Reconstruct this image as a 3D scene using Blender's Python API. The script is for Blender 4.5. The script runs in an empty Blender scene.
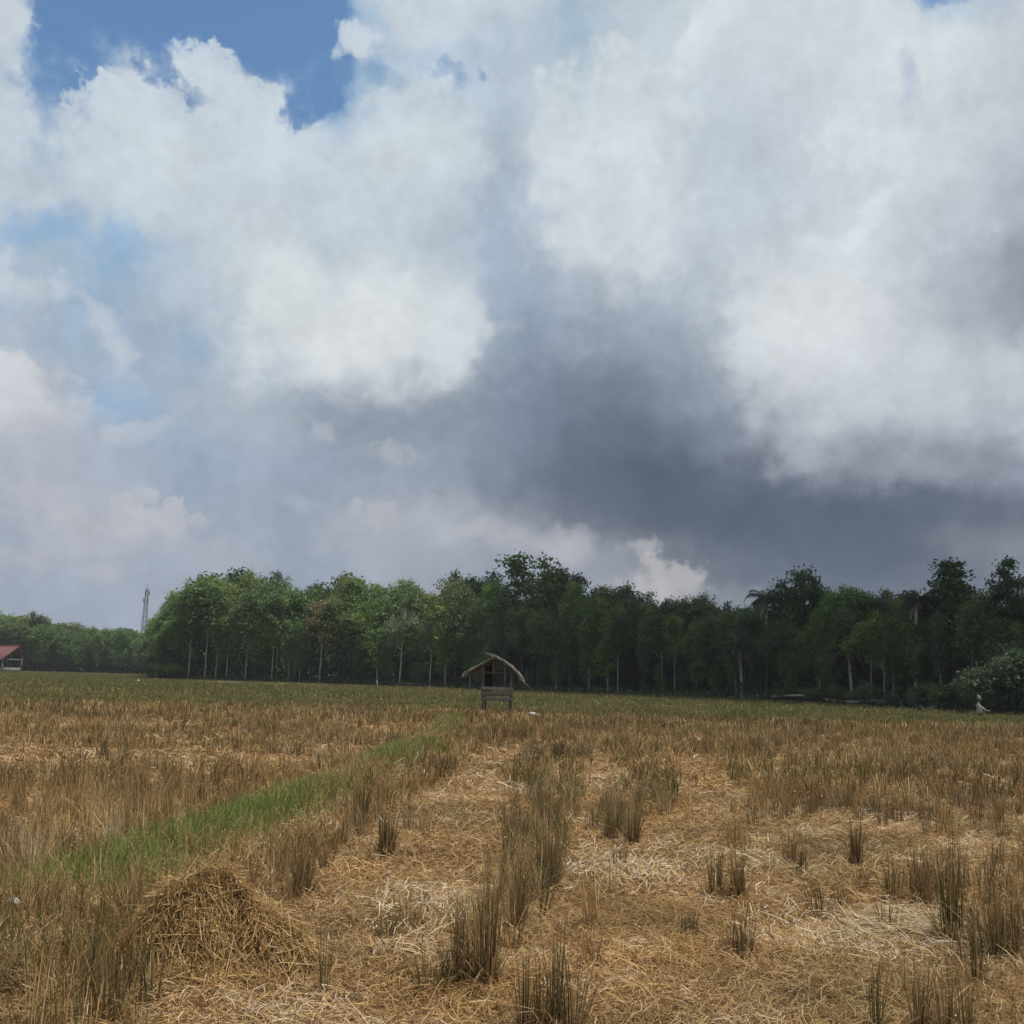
import bpy, math, random
import numpy as np
from mathutils import Matrix, Vector

random.seed(7)
RNG = np.random.default_rng(7)
PI = math.pi
scene = bpy.context.scene
COL = scene.collection

# ------------------------------------------------------------------ camera
EYE = 1.6
F_PX = 1027.0
PITCH = math.radians(9.13)
ROLL = math.radians(1.45)
cam_d = bpy.data.cameras.new("camera")
cam_d.sensor_width = 36.0
cam_d.lens = 36.0 * F_PX / 1024.0
cam_d.clip_start = 0.05
cam_d.clip_end = 6000.0
cam = bpy.data.objects.new("camera", cam_d)
COL.objects.link(cam)
R = Matrix.Rotation(math.pi / 2 + PITCH, 3, 'X') @ Matrix.Rotation(ROLL, 3, 'Z')
cam.matrix_world = Matrix.Translation((0, 0, EYE)) @ R.to_4x4()
scene.camera = cam


def ray(px, py):
    v = R @ Vector(((px - 512) / F_PX, -(py - 512) / F_PX, -1.0))
    return v.normalized()


def horizon(px):
    """picture row of the horizon in column px"""
    lo, hi = 500.0, 900.0
    for _ in range(40):
        m = (lo + hi) / 2
        if ray(px, m).z > 0: lo = m
        else: hi = m
    return lo


def ground_at(px, py):
    v = ray(px, py)
    t = EYE / -v.z
    return Vector((v.x * t, v.y * t, 0))


def at(px, dist):
    """ground point in the direction of column px (at the horizon), dist metres forward"""
    v = ray(px, horizon(px))
    s = dist / v.y
    return Vector((v.x * s, dist, 0))


def height_to(px, py, dist):
    """height above ground seen at row py in column px, dist metres forward"""
    v = ray(px, py)
    return EYE + v.z / v.y * dist


# ------------------------------------------------------------------ helpers
def lin(r, g, b):
    def f(c):
        c = c / 255.0
        return c / 12.92 if c <= 0.04045 else ((c + 0.055) / 1.055) ** 2.4
    return (f(r), f(g), f(b))


def mesh_np(name, verts, faces, cols=None, mats=(), smooth=False, midx=None):
    """verts (N,3); faces (M,k) quads or triangles or list of such arrays; cols (N,3)"""
    if not isinstance(faces, (list, tuple)):
        faces = [faces]
    faces = [np.asarray(f, dtype=np.int32) for f in faces if len(f)]
    me = bpy.data.meshes.new(name)
    verts = np.asarray(verts, dtype=np.float32)
    me.vertices.add(len(verts))
    me.vertices.foreach_set("co", verts.ravel())
    loops = np.concatenate([f.ravel() for f in faces])
    tot = np.concatenate([np.full(len(f), f.shape[1], dtype=np.int32) for f in faces])
    start = np.concatenate([[0], np.cumsum(tot)[:-1]]).astype(np.int32)
    me.loops.add(len(loops))
    me.loops.foreach_set("vertex_index", loops)
    me.polygons.add(len(tot))
    me.polygons.foreach_set("loop_start", start)
    me.polygons.foreach_set("loop_total", tot)
    if midx is not None:
        me.polygons.foreach_set("material_index", np.asarray(midx, dtype=np.int32))
    if smooth:
        me.polygons.foreach_set("use_smooth", np.ones(len(tot), dtype=bool))
    if cols is not None:
        a = me.color_attributes.new("col", 'FLOAT_COLOR', 'POINT')
        c4 = np.ones((len(verts), 4), dtype=np.float32)
        c4[:, :3] = cols
        a.data.foreach_set("color", c4.ravel())
    for m in mats:
        me.materials.append(m)
    me.update(calc_edges=True)
    return me


def link(name, me, parent=None, loc=(0, 0, 0)):
    o = bpy.data.objects.new(name, me)
    COL.objects.link(o)
    o.location = loc
    if parent is not None:
        o.parent = parent
    return o


def tag(o, label=None, cat=None, group=None, kind=None):
    if label: o["label"] = label
    if cat: o["category"] = cat
    if group: o["group"] = group
    if kind: o["kind"] = kind
    return o


def thing(name, loc, label, cat, group=None, rz=0.0):
    o = bpy.data.objects.new(name, None)
    COL.objects.link(o)
    o.location = loc
    o.rotation_euler = (0, 0, rz)
    o.empty_display_size = 0.2
    return tag(o, label, cat, group)


class MB:
    """collects tubes, boxes and sheets into one mesh"""
    def __init__(self):
        self.v = []; self.q = []; self.t = []; self.c = []; self.n = 0

    def add(self, verts, quads=None, tris=None, col=(1, 1, 1)):
        verts = np.asarray(verts, dtype=np.float32)
        self.v.append(verts)
        c = np.asarray(col, dtype=np.float32)
        self.c.append(np.broadcast_to(c, (len(verts), 3)))
        if quads is not None and len(quads): self.q.append(np.asarray(quads) + self.n)
        if tris is not None and len(tris): self.t.append(np.asarray(tris) + self.n)
        self.n += len(verts)

    def tube(self, pts, radii, sides=6, col=(1, 1, 1), cap=True):
        pts = [Vector(p) for p in pts]
        if not hasattr(radii, '__len__'): radii = [radii] * len(pts)
        vs = []
        for i, p in enumerate(pts):
            d = (pts[min(i + 1, len(pts) - 1)] - pts[max(i - 1, 0)]).normalized()
            ref = Vector((0, 0, 1)) if abs(d.z) < 0.9 else Vector((1, 0, 0))
            a = d.cross(ref).normalized(); b = d.cross(a)
            for k in range(sides):
                w = 2 * PI * k / sides
                vs.append(p + (a * math.cos(w) + b * math.sin(w)) * radii[i])
        q = []
        for i in range(len(pts) - 1):
            for k in range(sides):
                k2 = (k + 1) % sides
                q.append((i * sides + k, i * sides + k2, (i + 1) * sides + k2, (i + 1) * sides + k))
        tr = []
        if cap:
            n = len(vs)
            vs.append(pts[0]); vs.append(pts[-1])
            for k in range(sides):
                k2 = (k + 1) % sides
                tr.append((n, k2, k))
                m = (len(pts) - 1) * sides
                tr.append((n + 1, m + k, m + k2))
        self.add([tuple(v) for v in vs], q, tr, col)

    def box(self, c, size, rot=None, col=(1, 1, 1), jitter=0.0):
        sx, sy, sz = [s / 2 for s in size]
        vs = [Vector((x * sx, y * sy, z * sz)) for x in (-1, 1) for y in (-1, 1) for z in (-1, 1)]
        if jitter:
            vs = [v + Vector([random.uniform(-jitter, jitter) for _ in range(3)]) for v in vs]
        if rot is not None: vs = [rot @ v for v in vs]
        vs = [tuple(v + Vector(c)) for v in vs]
        q = [(0, 1, 3, 2), (4, 6, 7, 5), (0, 4, 5, 1), (2, 3, 7, 6), (0, 2, 6, 4), (1, 5, 7, 3)]
        self.add(vs, q, None, col)

    def mesh(self, name, mats, smooth=False):
        fs = []
        if self.q: fs.append(np.concatenate(self.q))
        if self.t: fs.append(np.concatenate(self.t))
        return mesh_np(name, np.concatenate(self.v), fs, np.concatenate(self.c), mats, smooth)

    def build(self, name, mats, parent=None, loc=(0, 0, 0), smooth=False):
        if not isinstance(mats, (list, tuple)): mats = [mats]
        return link(name, self.mesh(name, mats, smooth), parent, loc)


# ------------------------------------------------------------------ materials
def new_mat(name):
    m = bpy.data.materials.new(name); m.use_nodes = True
    nt = m.node_tree; nt.nodes.clear()
    return m, nt


def N(nt, kind, **kw):
    n = nt.nodes.new(kind)
    for k, v in kw.items():
        setattr(n, k, v)
    return n


def math_node(nt, op, a, b=None, clamp=False):
    n = N(nt, 'ShaderNodeMath', operation=op); n.use_clamp = clamp
    for i, x in enumerate((a, b)):
        if x is None: continue
        if isinstance(x, (int, float)): n.inputs[i].default_value = x
        else: nt.links.new(x, n.inputs[i])
    return n.outputs[0]


def leaf_mat(name, trans=0.35, use_obj=False, gloss=0.0, noise=0.25):
    m, nt = new_mat(name)
    out = N(nt, 'ShaderNodeOutputMaterial')
    at_ = N(nt, 'ShaderNodeAttribute', attribute_name="col")
    col = at_.outputs['Color']
    if use_obj:
        oi = N(nt, 'ShaderNodeObjectInfo')
        mx = N(nt, 'ShaderNodeMix', data_type='RGBA', blend_type='MULTIPLY')
        mx.inputs[0].default_value = 1.0
        nt.links.new(col, mx.inputs[6]); nt.links.new(oi.outputs['Color'], mx.inputs[7])
        col = mx.outputs[2]
    d = N(nt, 'ShaderNodeBsdfDiffuse'); t = N(nt, 'ShaderNodeBsdfTranslucent')
    nt.links.new(col, d.inputs[0]); nt.links.new(col, t.inputs[0])
    ms = N(nt, 'ShaderNodeMixShader'); ms.inputs[0].default_value = trans
    nt.links.new(d.outputs[0], ms.inputs[1]); nt.links.new(t.outputs[0], ms.inputs[2])
    last = ms.outputs[0]
    if gloss > 0:
        g = N(nt, 'ShaderNodeBsdfGlossy'); g.inputs['Roughness'].default_value = 0.45
        m2 = N(nt, 'ShaderNodeMixShader'); m2.inputs[0].default_value = gloss
        nt.links.new(last, m2.inputs[1]); nt.links.new(g.outputs[0], m2.inputs[2])
        last = m2.outputs[0]
    nt.links.new(last, out.inputs[0])
    return m


def rough_mat(name, c1, c2, scale=(8, 8, 8), rough=0.85, bump=0.3, use_attr=False, detail=6):
    m, nt = new_mat(name)
    out = N(nt, 'ShaderNodeOutputMaterial')
    b = N(nt, 'ShaderNodeBsdfPrincipled')
    b.inputs['Roughness'].default_value = rough
    b.inputs['Specular IOR Level'].default_value = 0.25
    tc = N(nt, 'ShaderNodeTexCoord'); mp = N(nt, 'ShaderNodeMapping')
    mp.inputs['Scale'].default_value = scale
    nt.links.new(tc.outputs['Object'], mp.inputs[0])
    nz = N(nt, 'ShaderNodeTexNoise'); nz.inputs['Scale'].default_value = 1.0
    nz.inputs['Detail'].default_value = detail; nz.inputs['Roughness'].default_value = 0.65
    nt.links.new(mp.outputs[0], nz.inputs['Vector'])
    rp = N(nt, 'ShaderNodeValToRGB')
    rp.color_ramp.elements[0].position = 0.3; rp.color_ramp.elements[1].position = 0.7
    rp.color_ramp.elements[0].color = (*c1, 1); rp.color_ramp.elements[1].color = (*c2, 1)
    nt.links.new(nz.outputs[0], rp.inputs[0])
    col = rp.outputs[0]
    if use_attr:
        a = N(nt, 'ShaderNodeAttribute', attribute_name="col")
        mx = N(nt, 'ShaderNodeMix', data_type='RGBA', blend_type='MULTIPLY')
        mx.inputs[0].default_value = 1.0
        nt.links.new(col, mx.inputs[6]); nt.links.new(a.outputs['Color'], mx.inputs[7])
        col = mx.outputs[2]
    nt.links.new(col, b.inputs['Base Color'])
    bp = N(nt, 'ShaderNodeBump'); bp.inputs['Strength'].default_value = bump
    bp.inputs['Distance'].default_value = 0.02
    nt.links.new(nz.outputs[0], bp.inputs['Height']); nt.links.new(bp.outputs[0], b.inputs['Normal'])
    nt.links.new(b.outputs[0], out.inputs[0])
    return m


M = {}
M['straw'] = leaf_mat('dry_straw', 0.25)
M['grass'] = leaf_mat('grass_blade', 0.35)
M['leaf'] = leaf_mat('tree_leaf', 0.4, use_obj=True, gloss=0.03)
M['bark_pale'] = rough_mat('pale_bark', (0.24, 0.23, 0.20), (0.46, 0.44, 0.39), (3, 3, 1.2))
M['bark_dark'] = rough_mat('dark_bark', (0.05, 0.043, 0.036), (0.12, 0.105, 0.09), (3, 3, 1.2))
M['wood'] = rough_mat('weathered_wood', (0.10, 0.085, 0.07), (0.24, 0.21, 0.18), (22, 22, 3), use_attr=True)
M['thatch'] = rough_mat('old_thatch', (0.085, 0.075, 0.062), (0.26, 0.23, 0.19), (30, 8, 8), use_attr=True)
M['cloth'] = rough_mat('maroon_cloth', (0.030, 0.017, 0.019), (0.050, 0.026, 0.029), (6, 6, 6))
M['white'] = rough_mat('bleached_cloth', (0.17, 0.168, 0.165), (0.42, 0.41, 0.40), (8, 8, 8), use_attr=True)
M['roof_red'] = rough_mat('red_sheet_roof', (0.105, 0.045, 0.046), (0.15, 0.065, 0.065), (0.6, 5, 1))
M['concrete'] = rough_mat('grey_render', (0.10, 0.10, 0.10), (0.19, 0.19, 0.185), (1.5, 1.5, 1.5))
M['steel'] = rough_mat('tower_steel', (0.014, 0.012, 0.014), (0.03, 0.025, 0.027), (0.3, 0.3, 0.12), use_attr=True)
M['log'] = rough_mat('bleached_log', (0.25, 0.23, 0.20), (0.45, 0.42, 0.38), (5, 5, 5))


# ------------------------------------------------------------------ world: sky and clouds
SUN_EL = math.radians(70)
SUN_AZ = math.radians(104)         # clockwise from +Y (the view direction): high on the right, a little behind

CX = [0, 64, 128, 192, 256, 320, 384, 448, 512, 576, 640, 704, 768, 832, 896, 960, 1024]
SKY = [
 (0,   "200,205,212 95,140,190 88,132,183 88,133,184 92,138,188 118,156,197 195,203,212 205,210,217 200,207,214 176,192,206 190,200,210 206,212,217 208,212,217 212,215,219 217,219,222 165,188,208 200,202,208"),
 (50,  "190,198,210 97,142,190 88,132,183 90,135,185 90,135,185 102,146,191 172,191,208 148,177,205 188,198,209 165,184,200 196,204,212 208,213,218 207,212,217 210,214,218 214,217,220 214,216,219 198,200,206"),
 (100, "186,196,208 120,155,195 196,204,213 170,190,209 190,202,213 122,160,197 206,213,219 200,208,216 185,195,207 198,206,213 206,212,217 197,204,212 198,204,212 201,207,213 214,217,221 206,209,215 194,197,204"),
 (150, "190,198,208 187,197,208 206,212,218 208,214,219 207,213,219 205,211,218 204,210,217 195,203,212 174,187,201 213,217,221 208,212,218 195,203,211 197,203,211 203,208,214 211,214,218 205,208,214 188,191,200"),
 (200, "193,200,208 192,200,209 200,207,214 203,209,215 202,208,215 196,203,211 195,203,211 190,199,209 170,182,198 212,215,219 208,211,217 195,201,210 195,201,209 205,209,215 208,211,217 200,203,210 178,182,193"),
 (250, "168,183,200 160,180,201 168,186,203 187,197,207 206,211,215 202,208,214 203,208,213 190,199,208 163,177,194 208,211,216 203,207,213 192,199,208 204,208,214 210,214,218 209,212,217 180,185,195 150,155,168"),
 (300, "163,180,199 172,185,200 158,178,199 180,190,203 213,216,218 207,211,215 215,218,220 209,213,217 148,163,182 165,174,188 158,168,183 180,188,199 213,216,219 212,215,218 208,210,215 180,185,194 150,155,168"),
 (350, "190,192,201 163,180,200 165,178,196 165,178,194 192,199,207 212,215,218 214,217,219 208,212,216 136,150,167 136,145,160 134,143,158 155,164,178 206,209,214 212,214,218 210,212,216 201,204,209 200,203,208"),
 (400, "196,197,203 180,185,197 158,175,195 170,180,194 166,175,189 152,160,174 148,156,169 150,157,170 128,139,157 112,121,138 112,121,138 128,136,152 188,192,200 200,202,208 202,204,210 192,195,203 187,191,199"),
 (450, "175,180,192 178,183,195 167,178,194 170,179,193 160,171,187 152,164,181 143,153,169 138,146,160 120,129,146 98,107,124 93,101,117 104,111,127 124,130,145 160,164,176 168,171,182 150,155,168 150,156,168"),
 (500, "172,177,189 176,180,191 180,182,191 160,170,186 160,169,184 150,160,177 164,169,181 167,171,182 130,137,152 98,105,121 89,97,113 87,95,110 90,98,113 95,103,119 98,106,122 104,111,127 120,126,141"),
 (550, "158,166,181 165,172,185 165,172,185 160,168,183 158,166,181 150,159,175 165,169,180 156,162,175 152,157,170 168,171,181 114,120,134 104,111,125 97,105,120 91,99,115 91,99,114 106,112,127 128,131,144"),
 (600, "150,160,177 149,158,175 150,159,175 150,158,174 150,158,174 148,157,173 158,164,176 152,158,171 145,152,166 152,157,169 172,170,176 122,128,141 113,120,134 105,113,127 105,113,127 109,116,131 126,131,144"),
 (680, "148,158,175 148,157,174 149,158,174 148,156,172 148,156,172 147,155,171 152,158,171 148,154,168 142,149,163 146,152,165 152,154,164 122,128,141 115,122,136 108,116,130 108,116,130 112,119,133 126,131,144"),
]
SKYV = [(y, [tuple(int(k) for k in t.split(',')) for t in s.split()]) for y, s in SKY]


def sky_sample(px, py):
    px = min(max(px, 0), 1023.9)
    py = min(max(py, SKYV[0][0]), SKYV[-1][0] - 0.01)
    j = max(k for k in range(len(SKYV)) if SKYV[k][0] <= py)
    fy = (py - SKYV[j][0]) / (SKYV[j + 1][0] - SKYV[j][0])
    i = int(px // 64); fx = (px - CX[i]) / 64.0
    c = []
    for k in range(3):
        a = SKYV[j][1][i][k] * (1 - fx) + SKYV[j][1][i + 1][k] * fx
        b = SKYV[j + 1][1][i][k] * (1 - fx) + SKYV[j + 1][1][i + 1][k] * fx
        c.append(a * (1 - fy) + b * fy)
    return c


RT = R.transposed()


def dir_to_px(az, el):
    d = Vector((math.sin(az) * math.cos(el), math.cos(az) * math.cos(el), math.sin(el)))
    c = RT @ d
    return 512 + F_PX * c.x / -c.z, 512 - F_PX * c.y / -c.z


def px_azel(px, py):
    v = ray(px, py)
    return math.degrees(math.atan2(v.x, v.y)), math.degrees(math.asin(v.z))


SKY_STRENGTH = 0.13
CLOUD_GAIN = 1.0


def build_world():
    w = bpy.data.worlds.new("World"); scene.world = w
    w.use_nodes = True
    nt = w.node_tree; nt.nodes.clear(); L = nt.links.new
    out = N(nt, 'ShaderNodeOutputWorld'); bg = N(nt, 'ShaderNodeBackground')
    L(bg.outputs[0], out.inputs[0]); bg.inputs['Strength'].default_value = SKY_STRENGTH
    sky = N(nt, 'ShaderNodeTexSky', sky_type='NISHITA'); sky.sun_disc = False
    sky.sun_elevation = SUN_EL; sky.sun_rotation = SUN_AZ
    sky.altitude = 0; sky.air_density = 1.0; sky.dust_density = 1.2; sky.ozone_density = 1.5
    tc = N(nt, 'ShaderNodeTexCoord'); D = tc.outputs['Generated']

    def noise(vec, scale, detail, rough, dist=0.0):
        n = N(nt, 'ShaderNodeTexNoise')
        n.inputs['Scale'].default_value = scale; n.inputs['Detail'].default_value = detail
        n.inputs['Roughness'].default_value = rough; n.inputs['Distortion'].default_value = dist
        L(vec, n.inputs['Vector']); return n

    def vmath(op, a, b=None, scale=None):
        n = N(nt, 'ShaderNodeVectorMath', operation=op)
        L(a, n.inputs[0])
        if b is not None:
            if isinstance(b, tuple): n.inputs[1].default_value = b
            else: L(b, n.inputs[1])
        if scale is not None: n.inputs['Scale'].default_value = scale
        return n.outputs[0]

    sp = N(nt, 'ShaderNodeSeparateXYZ'); L(D, sp.inputs[0])
    az = math_node(nt, 'MULTIPLY', math_node(nt, 'ARCTAN2', sp.outputs[0], sp.outputs[1]), 180 / PI)
    el = math_node(nt, 'MULTIPLY', math_node(nt, 'ARCSINE', sp.outputs[2]), 180 / PI)
    cmb = N(nt, 'ShaderNodeCombineXYZ'); L(az, cmb.inputs[0]); L(el, cmb.inputs[1])
    P = cmb.outputs[0]                                   # degrees: azimuth, elevation
    # billow-like warp in two sizes
    n1 = noise(P, 0.16, 7, 0.5, 0.2)
    n2 = noise(P, 0.75, 10, 0.62, 0.0)
    w1 = vmath('SCALE', vmath('SUBTRACT', n1.outputs['Color'], (0.5, 0.5, 0.5)), scale=5.0)
    w2 = vmath('SCALE', vmath('SUBTRACT', n2.outputs['Color'], (0.5, 0.5, 0.5)), scale=2.6)
    PW = vmath('ADD', vmath('ADD', P, w1), w2)
    sw = N(nt, 'ShaderNodeSeparateXYZ'); L(PW, sw.inputs[0])
    HALF = 31.0
    pp = math_node(nt, 'PINGPONG', math_node(nt, 'ADD', sw.outputs[0], HALF), 2 * HALF)
    fac = math_node(nt, 'DIVIDE', pp, 2 * HALF)
    rows = [-3, 1, 4, 6.5, 9, 11.5, 14, 16.5, 19, 21.5, 24, 26.5, 29, 31.5, 34, 36.5]
    NST = 30
    prev = prev_a = None
    prev_el = None
    for e in rows + [58.0]:
        rp = N(nt, 'ShaderNodeValToRGB'); cr = rp.color_ramp; cr.interpolation = 'EASE'
        if prev_el is None: L(fac, rp.inputs[0])
        else: L(math_node(nt, 'ADD', fac, math_node(nt, 'MULTIPLY', prev_a, 1e-9)), rp.inputs[0])   # one row after the other
        while len(cr.elements) < NST: cr.elements.new(0.5)
        for k in range(NST):
            cr.elements[k].position = k / (NST - 1)
        for k in range(NST):
            a = -HALF + 2 * HALF * k / (NST - 1)
            if e < 50:
                px, py = dir_to_px(math.radians(a), math.radians(e)); c = sky_sample(px, py)
            else:
                g = 170 + 24 * math.sin(k * 1.7); c = (g, g + 6, g + 12)
            blueness = (c[2] - c[0]) / 255.0
            alpha = 1 - min(max((blueness - 0.14) / 0.16, 0), 1) if e > 20 else 1
            cr.elements[k].color = (*[x * CLOUD_GAIN for x in lin(*c)], alpha)
        if prev is None:
            prev, prev_a = rp.outputs[0], rp.outputs[1]
        else:
            mr = N(nt, 'ShaderNodeMapRange', interpolation_type='SMOOTHSTEP')
            mr.inputs['From Min'].default_value = prev_el; mr.inputs['From Max'].default_value = e
            L(sw.outputs[1], mr.inputs['Value'])
            mx = N(nt, 'ShaderNodeMix', data_type='RGBA'); L(mr.outputs[0], mx.inputs[0])
            L(prev, mx.inputs[6]); L(rp.outputs[0], mx.inputs[7])
            ma = N(nt, 'ShaderNodeMix', data_type='FLOAT'); L(mr.outputs[0], ma.inputs[0])
            L(prev_a, ma.inputs[2]); L(rp.outputs[1], ma.inputs[3])
            prev, prev_a = mx.outputs[2], ma.outputs[0]
        prev_el = e
    cloud, cover = prev, prev_a

    # crisp cumulus heads and gaps: (px, py, rx, ry, tilt, colour, edge, strength)
    edge_n = noise(vmath('MULTIPLY', P, (1.0, 1.15, 1.0)), 0.42, 10, 0.52, 0.1)
    edge = math_node(nt, 'SUBTRACT', edge_n.outputs[0], 0.5)
    fine_n = noise(P, 0.95, 9, 0.52, 0.1)
    edge2 = math_node(nt, 'SUBTRACT', fine_n.outputs[0], 0.5)
    PQ = vmath('ADD', vmath('ADD', P, vmath('SCALE', w1, scale=0.30)), vmath('SCALE', w2, scale=0.45)); after = cover
    for (px, py, rx, ry, tilt, c, s_top, s_bot, amp, st) in PUFFS:
        a0, e0 = px_azel(px, py)
        deg = 180 / PI / F_PX
        mp = N(nt, 'ShaderNodeMapping', vector_type='TEXTURE')
        mp.inputs['Location'].default_value = (a0, e0, 0)
        mp.inputs['Rotation'].default_value = (0, 0, math.radians(tilt))
        ca = max(math.cos(math.radians(e0)), 0.5)
        mp.inputs['Scale'].default_value = (rx * deg / ca, ry * deg, 1)
        if after is None: L(PQ, mp.inputs[0])
        else:                                                # one puff after the other
            sc_ = vmath('SCALE', PQ); L(math_node(nt, 'ADD', 1.0, math_node(nt, 'MULTIPLY', after, 1e-9)), sc_.node.inputs['Scale'])
            L(sc_, mp.inputs[0])
        ln = N(nt, 'ShaderNodeVectorMath', operation='LENGTH'); L(mp.outputs[0], ln.inputs[0])
        yy = N(nt, 'ShaderNodeSeparateXYZ'); L(mp.outputs[0], yy.inputs[0])
        small = max(rx, ry) < 48
        f = math_node(nt, 'ADD', math_node(nt, 'SUBTRACT', 1.0, ln.outputs['Value']), math_node(nt, 'MULTIPLY', edge2 if small else edge, amp * 2.2))
        so = N(nt, 'ShaderNodeMapRange')                     # sharp heads, soft bases
        so.inputs['From Min'].default_value = -0.9; so.inputs['From Max'].default_value = 0.9
        so.inputs['To Min'].default_value = s_bot; so.inputs['To Max'].default_value = s_top
        L(yy.outputs[1], so.inputs['Value'])
        mr = N(nt, 'ShaderNodeMapRange', interpolation_type='SMOOTHSTEP')
        L(math_node(nt, 'MULTIPLY', so.outputs[0], -0.3), mr.inputs['From Min']); L(so.outputs[0], mr.inputs['From Max'])
        mr.inputs['To Max'].default_value = st
        L(f, mr.inputs['Value'])
        mx = N(nt, 'ShaderNodeMix', data_type='RGBA'); L(mr.outputs[0], mx.inputs[0]); L(cloud, mx.inputs[6])
        if c is None:                                       # a gap: clear sky behind
            ma = N(nt, 'ShaderNodeMix', data_type='FLOAT'); L(mr.outputs[0], ma.inputs[0])
            L(cover, ma.inputs[2]); ma.inputs[3].default_value = 0.0
            cover = ma.outputs[0]
        else:
            mx.inputs[7].default_value = (*lin(*c), 1)
            cloud = mx.outputs[2]
            ma = N(nt, 'ShaderNodeMath', operation='MAXIMUM'); L(cover, ma.inputs[0]); L(mr.outputs[0], ma.inputs[1])
            cover = ma.outputs[0]
        after = cover
    # cloud texture: soft mottling
    n3 = noise(P, 0.30, 6, 0.5, 0.0)
    k = N(nt, 'ShaderNodeMapRange'); k.inputs['From Min'].default_value = 0.33; k.inputs['From Max'].default_value = 0.67
    k.inputs['To Min'].default_value = 0.93; k.inputs['To Max'].default_value = 1.06
    L(n3.outputs[0], k.inputs['Value'])
    n4 = noise(P, 1.1, 9, 0.6, 0.0)
    kf = math_node(nt, 'ADD', k.outputs[0], math_node(nt, 'MULTIPLY', math_node(nt, 'SUBTRACT', n4.outputs[0], 0.5), 0.24))
    cl = vmath('SCALE', cloud); cl_n = cl.node; L(kf, cl_n.inputs['Scale'])
    cl = vmath('MULTIPLY', cl, (0.955, 0.995, 1.015))
    cl = vmath('SCALE', cl, scale=1.0 / SKY_STRENGTH)
    # ragged cover
    cv = N(nt, 'ShaderNodeMapRange', interpolation_type='SMOOTHSTEP')
    cv.inputs['From Min'].default_value = 0.12; cv.inputs['From Max'].default_value = 0.72
    L(math_node(nt, 'ADD', math_node(nt, 'MULTIPLY', cover, 1.75), math_node(nt, 'MULTIPLY', edge, 2.2)), cv.inputs['Value'])
    cv.inputs['From Min'].default_value = 0.0; cv.inputs['From Max'].default_value = 1.1
    fin = N(nt, 'ShaderNodeMix', data_type='RGBA'); L(cv.outputs[0], fin.inputs[0])
    tint = N(nt, 'ShaderNodeMix', data_type='RGBA', blend_type='MULTIPLY'); tint.inputs[0].default_value = 1.0
    L(sky.outputs[0], tint.inputs[6]); tint.inputs[7].default_value = SKY_TINT
    L(tint.outputs[2], fin.inputs[6]); L(cl, fin.inputs[7])
    L(fin.outputs[2], bg.inputs['Color'])
    w.cycles.sampling_method = 'MANUAL'; w.cycles.sample_map_resolution = 512


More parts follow.
